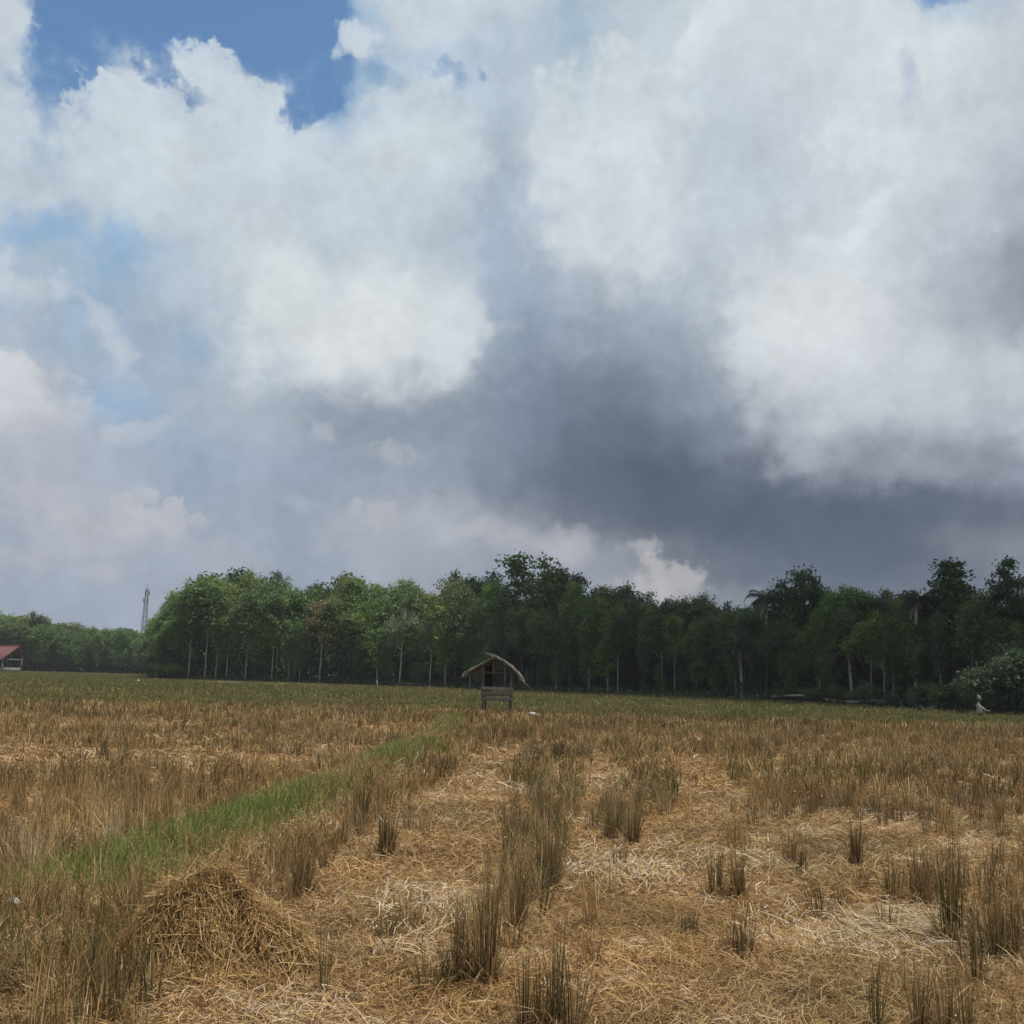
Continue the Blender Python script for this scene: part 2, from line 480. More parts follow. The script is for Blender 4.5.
SKY_TINT = (0.78, 0.98, 1.07, 1)
PUFFS = [
 # column, row, radii, tilt, colour (None: a gap), softness of the head, softness of the base, noise, strength
 (250, 335, 60, 70, 0, (168, 182, 198), 1.0, 1.0, 0.7, 0.5),
 (60, 225, 60, 22, 8, (146, 176, 207), 0.9, 0.9, 1.3, 0.8),
 (128, 262, 42, 34, -30, (146, 175, 205), 0.8, 0.9, 1.3, 0.8),
 (192, 345, 18, 26, 10, (156, 180, 205), 0.9, 0.9, 1.2, 0.7),
 (105, 405, 52, 26, -22, (150, 175, 202), 0.9, 0.9, 1.1, 0.8),
 (85, 300, 30, 30, 0, (158, 181, 205), 0.9, 0.9, 1.2, 0.7),
 (190, 445, 60, 40, 0, (158, 174, 193), 1.0, 1.0, 0.9, 0.6),
 (30, 285, 45, 26, 0, (197, 202, 210), 0.5, 0.9, 1.1, 0.75),
 (108, 335, 44, 15, -48, (196, 201, 210), 0.5, 0.9, 1.0, 0.7),
 (165, 290, 40, 44, 0, (190, 199, 209), 0.6, 1.0, 0.9, 0.6),
 (130, 432, 34, 14, 22, (194, 197, 205), 0.5, 0.9, 1.0, 0.65),
 (20, 408, 62, 46, 0, (209, 207, 211), 0.22, 1.3, 0.9, 0.9),
 (60, 455, 90, 40, 0, (172, 177, 190), 0.7, 1.2, 0.9, 0.6),
 (90, 580, 150, 62, 0, (164, 170, 184), 0.7, 1.2, 0.9, 0.7),
 (200, 478, 46, 34, 0, (150, 165, 186), 1.0, 0.9, 0.9, 0.7),
 (118, 530, 60, 30, 0, (190, 189, 196), 0.25, 1.5, 1.5, 0.75),
 (165, 528, 36, 24, 0, (194, 192, 198), 0.25, 1.5, 1.5, 0.7),
 (150, 570, 80, 40, 0, (163, 169, 183), 0.9, 1.2, 0.9, 0.6),
 (40, 500, 46, 24, 0, (186, 186, 194), 0.28, 1.3, 1.0, 0.7),
 (230, 560, 60, 26, 0, (172, 175, 185), 0.35, 1.3, 1.0, 0.55),
 (370, 520, 40, 18, 0, (188, 187, 193), 0.3, 1.3, 1.0, 0.6),
 (250, 420, 60, 34, 0, (178, 184, 195), 0.5, 1.3, 1.0, 0.55),
 (75, 540, 46, 22, 0, (180, 181, 190), 0.35, 1.2, 1.0, 0.6),
 (15, 560, 30, 18, 0, (180, 179, 188), 0.35, 1.2, 1.0, 0.6),
 (100, 572, 26, 12, 0, (184, 182, 189), 0.4, 1.2, 1.0, 0.55),
 (400, 425, 95, 30, 4, (140, 149, 164), 1.1, 1.0, 0.7, 0.8),
 (415, 535, 110, 34, 0, (176, 178, 186), 0.5, 1.2, 1.0, 0.65),
 (320, 432, 17, 12, 0, (182, 185, 193), 0.5, 1.2, 1.1, 0.6),
 (392, 452, 26, 14, 0, (184, 186, 193), 0.5, 1.2, 1.1, 0.6),
 (305, 507, 22, 9, -15, (178, 182, 191), 0.6, 1.2, 1.1, 0.55),
 (432, 492, 22, 8, 0, (142, 148, 161), 0.8, 1.0, 1.1, 0.6),
 (500, 530, 60, 26, 0, (182, 181, 187), 0.6, 1.2, 1.0, 0.6),
 (355, 335, 128, 66, 6, (220, 222, 224), 0.4, 0.9, 0.75, 0.95),
 (290, 290, 58, 50, 0, (216, 219, 221), 0.4, 1.0, 0.6, 0.85),
 (448, 330, 38, 62, 0, (213, 217, 220), 0.45, 0.6, 0.55, 0.8),
 (330, 240, 44, 30, 0, (190, 199, 209), 0.8, 1.0, 0.7, 0.6),
 (232, 150, 150, 62, -4, (208, 214, 220), 0.25, 1.2, 0.8, 0.85),
 (110, 108, 46, 28, 0, (209, 215, 221), 0.25, 1.2, 0.9, 0.8),
 (285, 190, 110, 34, 0, (198, 205, 213), 0.8, 1.2, 0.9, 0.6),
 (95, 155, 40, 44, 0, (204, 211, 217), 0.35, 1.2, 0.9, 0.75),
 (415, 145, 80, 56, 0, (209, 215, 220), 0.3, 1.2, 0.8, 0.75),
 (208, 76, 44, 28, 0, (206, 213, 220), 0.3, 0.9, 0.9, 0.85),
 (430, 18, 66, 36, 0, (207, 213, 219), 0.5, 0.7, 0.8, 0.8),
 (357, 40, 26, 18, 0, (208, 214, 221), 0.5, 0.7, 0.9, 0.9),
 (0, 22, 28, 44, 0, (205, 210, 216), 0.5, 0.8, 0.7, 0.9),
 (8, 122, 30, 38, 0, (202, 209, 216), 0.35, 1.0, 0.8, 0.85),
 (612, 185, 86, 122, 4, (214, 218, 221), 0.25, 0.9, 0.8, 0.9),
 (585, 105, 36, 30, 0, (206, 212, 218), 0.3, 1.0, 0.8, 0.7),
 (700, 40, 66, 20, 44, (222, 225, 228), 0.3, 1.0, 0.9, 0.8),
 (740, 180, 70, 66, 0, (196, 203, 211), 1.0, 1.0, 0.6, 0.6),
 (800, 325, 84, 92, 0, (218, 220, 222), 0.4, 0.9, 0.75, 0.9),
 (880, 400, 120, 50, -8, (204, 207, 212), 0.8, 1.1, 0.6, 0.7),
 (900, 120, 70, 70, 0, (214, 217, 221), 0.7, 1.1, 0.7, 0.6),
 (872, 212, 52, 13, 42, (224, 227, 229), 0.4, 0.8, 1.2, 0.75),
 (850, 140, 40, 30, 20, (221, 224, 227), 0.4, 0.9, 1.0, 0.6),
 (1010, 290, 62, 44, 0, (152, 157, 170), 1.2, 1.2, 0.5, 0.7),
 (812, 458, 44, 28, 10, (178, 183, 193), 0.7, 1.2, 0.8, 0.75),
 (940, 470, 70, 16, -4, (166, 171, 182), 0.9, 1.2, 0.8, 0.5),
 (690, 505, 190, 46, -2, (88, 97, 112), 1.2, 0.9, 0.5, 0.7),
 (870, 530, 170, 34, 3, (90, 99, 114), 1.2, 0.8, 0.5, 0.6),
 (520, 420, 40, 50, 0, (134, 146, 164), 1.1, 1.1, 0.8, 0.4),
 (650, 330, 60, 34, -20, (150, 160, 176), 1.1, 1.1, 0.8, 0.5),
 (560, 300, 40, 30, 0, (166, 177, 192), 1.1, 1.1, 0.8, 0.6),
 (700, 410, 50, 30, 20, (132, 141, 157), 1.2, 1.2, 0.8, 0.45),
 (1000, 545, 60, 24, 0, (142, 144, 154), 0.8, 1.2, 0.8, 0.5),
 (555, 548, 50, 24, 0, (184, 182, 188), 0.5, 1.2, 0.9, 0.7),
 (668, 590, 42, 34, 0, (190, 184, 184), 0.32, 1.2, 0.9, 0.8),
 (640, 548, 20, 10, 0, (186, 183, 186), 0.5, 1.0, 1.0, 0.65),
 (745, 600, 34, 16, 0, (140, 142, 150), 0.6, 1.2, 0.9, 0.6),
 (198, 100, 28, 16, 0, None, 0.9, 0.9, 1.1, 0.75),
 (160, 72, 24, 26, 20, None, 0.7, 0.8, 0.9, 0.9),
 (262, 62, 26, 20, 30, None, 0.8, 0.8, 1.0, 0.7),
 (302, 104, 34, 26, 30, None, 0.8, 0.8, 0.8, 0.95),
 (452, 72, 32, 24, 0, None, 0.9, 0.9, 0.8, 0.75),
 (385, 72, 50, 22, -20, None, 1.0, 1.0, 0.8, 0.7),
 (940, 0, 40, 14, 0, None, 0.9, 0.9, 0.8, 0.8),
 (909, 80, 9, 40, 6, (168, 182, 199), 1.0, 1.0, 0.9, 0.55),
]
build_world()

sun_d = bpy.data.lights.new("sun", 'SUN')
sun_d.energy = 4.4
sun_d.angle = math.radians(0.6)
sun_d.color = (1.0, 0.95, 0.87)
sun = bpy.data.objects.new("sun", sun_d); COL.objects.link(sun)
sv = Vector((math.sin(SUN_AZ) * math.cos(SUN_EL), math.cos(SUN_AZ) * math.cos(SUN_EL), math.sin(SUN_EL)))
sun.rotation_euler = sv.to_track_quat('Z', 'Y').to_euler()
sun.location = (0, 0, 60)

scene.view_settings.view_transform = 'Standard'
scene.view_settings.look = 'None'
scene.view_settings.exposure = 0.0
scene.view_settings.gamma = 1.0
scene.render.engine = 'CYCLES'
scene.cycles.max_bounces = 6
scene.cycles.diffuse_bounces = 3
scene.cycles.transmission_bounces = 4
scene.cycles.transparent_max_bounces = 6

# ------------------------------------------------------------------ ground
BUND = [ground_at(p[0], p[1]) for p in ((-60, 985), (50, 925), (155, 880), (250, 838), (330, 800), (392, 768), (436, 746), (450, 732), (454, 720))]
BUND_W = [0.62, 0.60, 0.56, 0.54, 0.54, 0.56, 0.56, 0.5, 0.45]


def seg_dist(x, y, a, b):
    ax, ay, bx, by = a[0], a[1], b[0], b[1]
    dx, dy = bx - ax, by - ay
    t = np.clip(((x - ax) * dx + (y - ay) * dy) / (dx * dx + dy * dy + 1e-9), 0, 1)
    return np.hypot(x - ax - t * dx, y - ay - t * dy), t


def bund_dist(x, y):
    d = np.full(np.shape(x), 1e9)
    for i in range(len(BUND) - 1):
        di, t = seg_dist(x, y, BUND[i], BUND[i + 1])
        d = np.minimum(d, di / (BUND_W[i] * (1 - t) + BUND_W[i + 1] * t))
    return d                                                   # in half widths


def wave(x, y, s, ph):
    return (np.sin(x * s + 1.3 * np.sin(y * s * 0.7 + ph)) * np.cos(y * s * 1.1 + 1.1 * np.sin(x * s * 0.6 + ph * 2)))


def patch(x, y, s, ph):
    """smooth pseudo noise in 0..1"""
    v = wave(x, y, s, ph) * 0.5 + wave(x, y, s * 2.1, ph + 2) * 0.3 + wave(x, y, s * 4.3, ph + 4) * 0.2
    return np.clip(v * 0.75 + 0.5, 0, 1)


def height(x, y):
    near = np.clip(1 - np.hypot(x, y - 15) / 60, 0, 1)
    z = 0.03 * wave(x, y, 1.1, 0.4) * near + 0.015 * wave(x, y, 3.1, 1.4) * near
    d = bund_dist(x, y)
    return z + 0.21 * np.exp(-(d * d) * 0.9)


s = np.linspace(-1, 1, 420)
gx = np.sinh(6.5 * s) / math.sinh(6.5) * 1800
GX, GY = np.meshgrid(gx, gx + 9)
GZ = height(GX, GY)
gv = np.stack([GX.ravel(), GY.ravel(), GZ.ravel()], 1)
n = len(s)
ii = np.arange(n * (n - 1)).reshape(n - 1, n)[:, :-1].ravel()
gf = np.stack([ii, ii + 1, ii + 1 + n, ii + n], 1)


def field_material():
    m, nt = new_mat('straw_covered_soil'); L = nt.links.new
    out = N(nt, 'ShaderNodeOutputMaterial'); b = N(nt, 'ShaderNodeBsdfPrincipled')
    b.inputs['Roughness'].default_value = 0.95; b.inputs['Specular IOR Level'].default_value = 0.1
    tc = N(nt, 'ShaderNodeTexCoord')

    def nz(scale, detail=6, rough=0.6, dist=0.0):
        n_ = N(nt, 'ShaderNodeTexNoise'); n_.inputs['Scale'].default_value = scale
        n_.inputs['Detail'].default_value = detail; n_.inputs['Roughness'].default_value = rough
        n_.inputs['Distortion'].default_value = dist
        L(tc.outputs['Object'], n_.inputs['Vector']); return n_

    def ramp(src, stops):
        r = N(nt, 'ShaderNodeValToRGB'); e = r.color_ramp.elements
        while len(e) < len(stops): e.new(0.5)
        for k, (p, c) in enumerate(stops):
            e[k].position = p; e[k].color = (*c, 1)
        L(src, r.inputs[0]); return r.outputs[0]

    fine = ramp(nz(26, 8, 0.75, 1.5).outputs[0], [(0.30, (0.075, 0.045, 0.025)), (0.48, (0.20, 0.125, 0.065)), (0.62, (0.30, 0.20, 0.105)), (0.78, (0.42, 0.32, 0.19))])
    big = ramp(nz(0.45, 5).outputs[0], [(0.35, (0.80, 0.74, 0.66)), (0.65, (1.1, 1.06, 1.0))])
    mx = N(nt, 'ShaderNodeMix', data_type='RGBA', blend_type='MULTIPLY'); mx.inputs[0].default_value = 1
    L(fine, mx.inputs[6]); L(big, mx.inputs[7])
    # green regrowth on the far half of the field
    sp = N(nt, 'ShaderNodeSeparateXYZ'); L(tc.outputs['Object'], sp.inputs[0])
    far = N(nt, 'ShaderNodeMapRange'); far.inputs['From Min'].default_value = 34; far.inputs['From Max'].default_value = 62
    far.inputs['To Max'].default_value = 0.95
    L(math_node(nt, 'ADD', sp.outputs[1], math_node(nt, 'MULTIPLY', nz(0.06, 4).outputs[0], 22.0)), far.inputs['Value'])
    green = ramp(nz(0.9, 7, 0.7).outputs[0], [(0.3, (0.085, 0.085, 0.028)), (0.55, (0.135, 0.125, 0.045)), (0.8, (0.19, 0.165, 0.07))])
    m2 = N(nt, 'ShaderNodeMix', data_type='RGBA'); L(far.outputs[0], m2.inputs[0])
    L(mx.outputs[2], m2.inputs[6]); L(green, m2.inputs[7])
    L(m2.outputs[2], b.inputs['Base Color'])
    bp = N(nt, 'ShaderNodeBump'); bp.inputs['Strength'].default_value = 0.6; bp.inputs['Distance'].default_value = 0.03
    L(nz(20, 8, 0.75).outputs[0], bp.inputs['Height']); L(bp.outputs[0], b.inputs['Normal'])
    L(b.outputs[0], out.inputs[0])
    return m


ground = link('ground', mesh_np('ground', gv, gf, None, [field_material()], smooth=True))
tag(ground, 'flat harvested rice field covered in dry straw', 'field', kind='structure')

# ------------------------------------------------------------------ blades
STRAW = np.array([(0.49, 0.345, 0.168), (0.380, 0.248, 0.115), (0.265, 0.162, 0.076), (0.155, 0.092, 0.050), (0.57, 0.46, 0.285)])
GREEN = np.array([(0.110, 0.118, 0.038), (0.150, 0.142, 0.052), (0.080, 0.095, 0.032), (0.19, 0.165, 0.072)])


def blades(base, h, lean_dir, lean, w, col, top=0.45, face=None, bend=0.6, dark_base=None):
    """standing stems: base (N,3), h, lean_dir, lean, w (N,), col (N,3) -> verts (N*6,3), quads, cols"""
    n = len(base)
    if face is None: face = RNG.uniform(0, PI, n)
    side = np.stack([np.cos(face), np.sin(face), np.zeros(n)], 1) * (w / 2)[:, None]
    ld = np.stack([np.cos(lean_dir), np.sin(lean_dir), np.zeros(n)], 1)
    up = np.array([0, 0, 1.0])
    mid = base + up * (h * 0.55)[:, None] + ld * (h * lean * 0.55 * (1 - bend * 0.45))[:, None]
    tip = base + up * (h * (1 - 0.35 * np.minimum(lean, 1.2) ** 2))[:, None] + ld * (h * lean)[:, None]
    v = np.stack([base - side, base + side, mid - side * 0.9, mid + side * 0.9, tip - side * top, tip + side * top], 1).reshape(-1, 3)
    k = np.arange(n)[:, None] * 6
    q = np.stack([k + np.array([0, 1, 3, 2]), k + np.array([2, 3, 5, 4])], 1).reshape(-1, 4)
    c = np.repeat(col, 6, axis=0).reshape(n, 6, 3).copy()
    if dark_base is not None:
        c[:, :2] *= dark_base                                  # foot of each stem darkened for the shade between stems
    return v, q, c.reshape(-1, 3)


class BladeSet:
    def __init__(self): self.v = []; self.q = []; self.c = []; self.n = 0

    def add(self, v, q, c):
        self.v.append(v); self.q.append(q + self.n); self.c.append(c); self.n += len(v)

    def build(self, name, mat, parent=None, loc=(0, 0, 0)):
        return link(name, mesh_np(name, np.concatenate(self.v), np.concatenate(self.q), np.concatenate(self.c), [mat]), parent, loc)


def pick(pal, n, weights=None, jitter=0.18):
    idx = RNG.choice(len(pal), n, p=weights)
    c = pal[idx] * RNG.uniform(1 - jitter, 1 + jitter, (n, 1))
    return c


def hills(cx, cy, n_each, radius, h, w, green, dark=0.0, lean=0.16, top=0.45, hvar=0.2):
    """clumps of stems: centres cx, cy (K,), h/green per clump"""
    K = len(cx)
    idx = np.repeat(np.arange(K), n_each)
    n = len(idx)
    a = RNG.uniform(0, 2 * PI, n); r = np.sqrt(RNG.uniform(0, 1, n)) * (radius[idx] if hasattr(radius, '__len__') else radius)
    x = cx[idx] + r * np.cos(a); y = cy[idx] + r * np.sin(a)
    z = height(x, y) - 0.01
    tilt = RNG.normal(0, 0.10, K)[idx]; tdir = RNG.uniform(0, 2 * PI, K)[idx]
    le = np.abs(RNG.normal(0.0, lean, n)) + np.abs(tilt) * 0.6
    ld = np.where(RNG.uniform(0, 1, n) < 0.55, a + RNG.normal(0, 0.6, n), tdir)
    drop = RNG.uniform(0, 1, n)
    le = np.where(drop < 0.10, RNG.uniform(0.5, 1.1, n), le)    # broken stems
    hh = h[idx] * RNG.uniform(1 - hvar * 1.6, 1 + hvar, n)
    g = RNG.uniform(0, 1, n) < green[idx]
    far_y = np.clip((cy - 40) / 20, 0, 1)
    shade = (RNG.uniform(0.6, 1.25, K) * (0.66 + 0.66 * patch(cx, cy * 0.5, 0.9, 21)))[idx][:, None]
    warm = (RNG.uniform(-0.6, 0.6, K) + 0.8 * (patch(cx, cy * 0.6, 0.5, 31) - 0.5))[idx][:, None]
    c = np.where(g[:, None], pick(GREEN, n) * (1 + 0.25 * far_y[idx])[:, None], pick(STRAW, n, [0.22, 0.30, 0.26, 0.14, 0.08])) * shade
    calm = (0.55 * far_y[idx])[:, None]
    c = c * (1 - calm) + calm * np.array([0.185, 0.172, 0.075])
    c = c * (1 + warm * np.array([0.12, 0.0, -0.12]))
    if dark: c *= (1 - dark)
    ww = w * RNG.uniform(0.6, 1.3, n)
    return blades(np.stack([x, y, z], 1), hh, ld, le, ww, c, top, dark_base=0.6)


# where stubble still stands, as strips and patches on the ground: ends, half width, density, height, green share
def strip(p0, p1, hw, dens, h, g):
    a, b = ground_at(*p0), ground_at(*p1)
    return (a, b, hw, dens, h, g)


STRIPS = [
 strip((478, 985), (505, 905), 0.16, 0.85, 0.42, 0.35),
 strip((515, 925), (535, 855), 0.27, 1.0, 0.40, 0.28),
 strip((533, 860), (552, 775), 0.38, 0.85, 0.33, 0.25),
 strip((545, 785), (565, 735), 0.65, 0.9, 0.34, 0.22),
 strip((612, 838), (632, 795), 0.26, 0.95, 0.33, 0.30),
 strip((640, 812), (655, 755), 0.42, 1.0, 0.36, 0.22),
 strip((425, 770), (480, 742), 0.45, 1.0, 0.36, 0.2),
 strip((345, 812), (440, 768), 0.38, 0.95, 0.36, 0.16),
 strip((265, 905), (305, 868), 0.22, 0.75, 0.28, 0.08),
 strip((290, 880), (360, 822), 0.24, 0.7, 0.30, 0.12),
 strip((770, 815), (800, 800), 0.5, 0.9, 0.36, 0.15),
 strip((-40, 1010), (120, 985), 0.45, 0.9, 0.36, 0.34),
 strip((90, 1030), (150, 960), 0.32, 0.95, 0.38, 0.30),
 strip((-60, 975), (125, 960), 0.40, 1.0, 0.30, 0.25),
 strip((100, 1000), (140, 940), 0.22, 1.0, 0.36, 0.25),
 strip((-20, 1040), (80, 1030), 0.4, 1.0, 0.34, 0.25),
 strip((130, 1000), (165, 965), 0.16, 0.9, 0.34, 0.3),
 strip((960, 905), (1060, 880), 0.45, 0.8, 0.34, 0.15),
 strip((985, 960), (1060, 930), 0.3, 0.75, 0.34, 0.2),
]


def stand(x, y):
    """density 0..1, height, green share of standing stubble"""
    dens = np.zeros_like(x); hh = np.full_like(x, 0.34); gg = np.full_like(x, 0.15)
    b = bund_dist(x, y)
    # left of the raised bank the stubble stands thick, with flattened gaps
    bx = np.interp(y, [p.y for p in BUND], [p.x for p in BUND])
    left = (x < bx - 0.30)
    pl = patch(x, y * 0.6, 0.55, 1.0)
    bare = ((np.hypot((x + 7.2) / 4.0, (y - 18.6) / 2.3) < 1) | (np.hypot((x + 3.1) / 1.6, (y - 21.5) / 1.6) < 1) |
            (np.hypot((x + 10) / 3.0, (y - 15) / 1.0) < 1))
    d_left = np.where(pl > 0.30, 0.92, 0.25); d_left = np.where(bare, 0.16, d_left)
    dens = np.where(left, d_left, dens); gg = np.where(left, 0.10 + 0.12 * patch(x, y, 0.8, 3), gg)
    hh = np.where(left, 0.33, hh)
    # to the right the harvest left a thick belt further out
    edge = np.interp(x, [0.9, 2.0, 3.0, 4.2, 5.5, 9], [17.5, 17.0, 15.5, 12.2, 10.2, 8.5])
    lane = (np.abs(x - np.interp(y, [10, 22], [2.35, 3.6])) < 0.55) & (y < 21)
    lane2 = (np.abs(x - np.interp(y, [9, 22], [0.85, 1.75])) < 0.42) & (y < 22.5)
    pr = patch(x, y * 0.6, 0.75, 5.0)
    right = (~left) & (y > edge) & (x > 0.9)
    fade = np.clip((y - edge) / 2.0, 0.2, 1)
    dens = np.where(right, np.where(pr > 0.30, 0.92, 0.35) * fade, dens)
    dens = np.where((~left) & (x <= 0.9) & (y > 26.5), 0.9, dens)
    dens = np.where(lane | lane2, 0.06, dens)
    dens = np.where((~left) & (y > 23), np.maximum(dens, 0.8), dens)
    gg = np.where(~left, 0.10 + 0.25 * patch(x, y, 0.5, 7) * (y > 14), gg)
    for a, bb, hw, de, h, g in STRIPS:
        d, t = seg_dist(x, y, a, bb)
        inside = d < hw * (0.8 + 0.4 * patch(x, y, 3.0, 2))
        dens = np.where(inside, np.maximum(dens, de), dens)
        hh = np.where(inside, h, hh); gg = np.where(inside, g, gg)
    # a few strays in the cut lanes
    dens = np.maximum(dens, np.where(patch(x, y, 1.3, 9) > 0.8, 0.06, 0.012))
    dens = np.where(b < 0.8, dens * 0.12, np.where((b < 1.5) & (~left), dens * 0.55, dens))
    dens = np.where(np.hypot((x - HEAP.x) / 0.62, (y - HEAP.y) / 0.6) < 1, 0, dens)
    return dens, hh, gg


HEAP = ground_at(190, 985)
HEAP.y += 0.35


def cells(y0, y1, sp, half=0.84, pad=4.0, row=True):
    xs = np.arange(-(half * y1 + pad), half * y1 + pad, sp)
    ys = np.arange(y0, y1, sp)
    X, Y = np.meshgrid(xs, ys); X = X.ravel(); Y = Y.ravel()
    X = X + RNG.uniform(-0.36, 0.36, len(X)) * sp; Y = Y + RNG.uniform(-0.36, 0.36, len(Y)) * sp
    k = np.abs(X) < half * Y + pad
    return X[k], Y[k]


# outline of the wood's edge
EDGE_PX = [-400, 100, 150, 190, 320, 450, 600, 745, 850, 1000, 1100, 1400, 1700]
EDGE_D = [162, 156, 150, 146, 139, 127, 110, 96, 85, 70, 64, 54, 48]


def edge_dist(px):
    return float(np.interp(px, EDGE_PX, EDGE_D))


_ex = np.array([at(p, edge_dist(p)).x for p in np.linspace(-400, 1700, 140)])
_ey = np.array([edge_dist(p) for p in np.linspace(-400, 1700, 140)])


def edge_y(x):
    y = np.interp(x, _ex, _ey)
    return np.where(x < at(150, 150).x - 1.0, 238.0, y)


stub = BladeSet()
X, Y = cells(3.4, 14.0, 0.23)
dn, hh, gg = stand(X, Y)
k = RNG.uniform(0, 1, len(X)) < dn
stub.add(*hills(X[k], Y[k], 36, 0.062, hh[k] * RNG.uniform(0.5, 1.12, k.sum()), 0.0046, gg[k], lean=0.2))
X, Y = cells(14.0, 34.0, 0.275)
dn, hh, gg = stand(X, Y)
finep = patch(X, Y * 0.7, 2.3, 17)
dn = dn * np.where(finep < 0.33, 0.3, 1.0); gg = gg + 0.25 * (patch(X, Y, 0.35, 23) > 0.66)
k = RNG.uniform(0, 1, len(X)) < dn
stub.add(*hills(X[k], Y[k], 20, 0.085, 0.92 * hh[k] * RNG.uniform(0.4, 1.15, k.sum()) * (0.55 + 0.8 * patch(X[k], Y[k], 1.1, 14)), 0.0105, gg[k], lean=0.30))
X, Y = cells(34.0, 64.0, 0.45, half=0.86)
dn, hh, gg = stand(X, Y)
far_g = np.clip((Y - 43 + 9 * (patch(X, Y, 0.12, 2) - 0.5)) / 6, 0, 1)
hh = hh * (1 - 0.4 * far_g)
gg = gg + (0.80 - gg) * far_g
k = RNG.uniform(0, 1, len(X)) < np.maximum(dn, 0.5)
stub.add(*hills(X[k], Y[k], 11, 0.24, hh[k] * RNG.uniform(0.5, 1.0, k.sum()), 0.026, gg[k], lean=0.22))
# trampled, tangled stubble where nothing stands in tidy hills: ends, half width, stems per square metre, height, green share
TANGLE = [((-40, 1005), (130, 985), 0.42, 1500, 0.23, 0.30), ((-30, 965), (120, 945), 0.34, 1100, 0.24, 0.35), ((95, 1020), (140, 930), 0.20, 1600, 0.28, 0.35),
          ((250, 885), (318, 850), 0.26, 1100, 0.24, 0.10), ((325, 850), (400, 803), 0.20, 550, 0.24, 0.15), ((405, 797), (455, 765), 0.24, 400, 0.27, 0.12),
          ((150, 880), (250, 872), 0.22, 800, 0.2, 0.2), ((-60, 900), (60, 880), 0.5, 600, 0.26, 0.15), ((960, 930), (1040, 940), 0.30, 800, 0.26, 0.2),
          ((880, 990), (1040, 1000), 0.20, 500, 0.22, 0.3), ((235, 905), (300, 915), 0.14, 900, 0.18, 0.05)]
for p0, p1, hw, per, h_, gsh in TANGLE:
    a_, b_ = ground_at(*p0), ground_at(*p1)
    ln_ = math.hypot(b_.x - a_.x, b_.y - a_.y)
    n = int(per * ln_ * hw * 2)
    t_ = RNG.uniform(-0.05, 1.05, n); off = RNG.normal(0, 0.55, n) * hw
    nx_, ny_ = -(b_.y - a_.y) / ln_, (b_.x - a_.x) / ln_
    x = a_.x + (b_.x - a_.x) * t_ + nx_ * off; y = a_.y + (b_.y - a_.y) * t_ + ny_ * off
    isg = RNG.uniform(0, 1, n) < gsh * (0.4 + 1.2 * patch(x, y, 2.0, 8))
    c = np.where(isg[:, None], pick(GREEN, n), pick(STRAW, n, [0.22, 0.30, 0.25, 0.13, 0.10]) * np.array([1.06, 1.0, 0.92])) * (0.62 + 0.6 * patch(x, y, 2.6, 12))[:, None]
    le = np.abs(RNG.normal(0.2, 0.42, n))
    le = np.where(RNG.uniform(0, 1, n) < 0.12, RNG.uniform(0.7, 1.3, n), le)
    stub.add(*blades(np.stack([x, y, height(x, y) - 0.01], 1), h_ * RNG.uniform(0.25, 1.25, n), RNG.uniform(0, 2 * PI, n), le,
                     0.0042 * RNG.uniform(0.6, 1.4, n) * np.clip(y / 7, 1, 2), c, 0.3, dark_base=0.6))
so = stub.build('rice_stubble', M['straw'])
tag(so, 'standing dry rice stubble left in rows after the harvest', 'stubble', kind='stuff')

farb = BladeSet()
X, Y = cells(64.0, 240.0, 1.0, half=0.9)
k = Y < edge_y(X) + 1.0
X, Y = X[k], Y[k]
g = 0.86 - 0.22 * (patch(X, Y, 0.045, 4) > 0.62)
farb.add(*hills(X, Y, 9, 0.62, RNG.uniform(0.16, 0.34, len(X)), 0.07, g, lean=0.3))
tag(farb.build('field_grass', M['grass']), 'olive green regrowth over the far part of the field', 'grass', kind='stuff')

# grass on the raised bank
bg_ = BladeSet()
X, Y = cells(4.0, 44.0, 0.068, half=0.0, pad=8.0)
d = bund_dist(X, Y)
k = (d < 1.05) & (RNG.uniform(0, 1, len(X)) < np.clip(1.25 - d, 0.0, 1) * np.where(Y > 18, 0.75, 1))
X, Y, d = X[k], Y[k], d[k]
lush = patch(X, Y, 0.7, 1.5)
lush = np.where((Y > 6.8) & (Y < 11.5), np.maximum(lush, 0.85), lush)
lush = np.where(Y < 6.6, lush * 0.45, lush)
K = len(X); idx = np.repeat(np.arange(K), 6); n = len(idx)
x = X[idx] + RNG.normal(0, 0.035, n); y = Y[idx] + RNG.normal(0, 0.035, n)
isg = RNG.uniform(0, 1, n) < 0.16 + 0.76 * lush[idx]
LUSH = np.array([(0.155, 0.225, 0.052), (0.205, 0.255, 0.072), (0.115, 0.170, 0.040), (0.25, 0.255, 0.10)])
c = np.where(isg[:, None], pick(LUSH, n), pick(STRAW, n, [0.3, 0.3, 0.2, 0.1, 0.1]))
bg_.add(*blades(np.stack([x, y, height(x, y) - 0.01], 1), RNG.uniform(0.07, 0.24, n) * (0.75 + 0.4 * lush[idx]), RNG.uniform(0, 2 * PI, n),
                np.abs(RNG.normal(0.5, 0.4, n)), np.clip(0.0034 + 0.0006 * (y - 5), 0.0034, 0.018), c, top=0.1))
tag(bg_.build('bank_grass', M['grass']), 'green grass growing along the low bank that crosses the field', 'grass', kind='stuff')


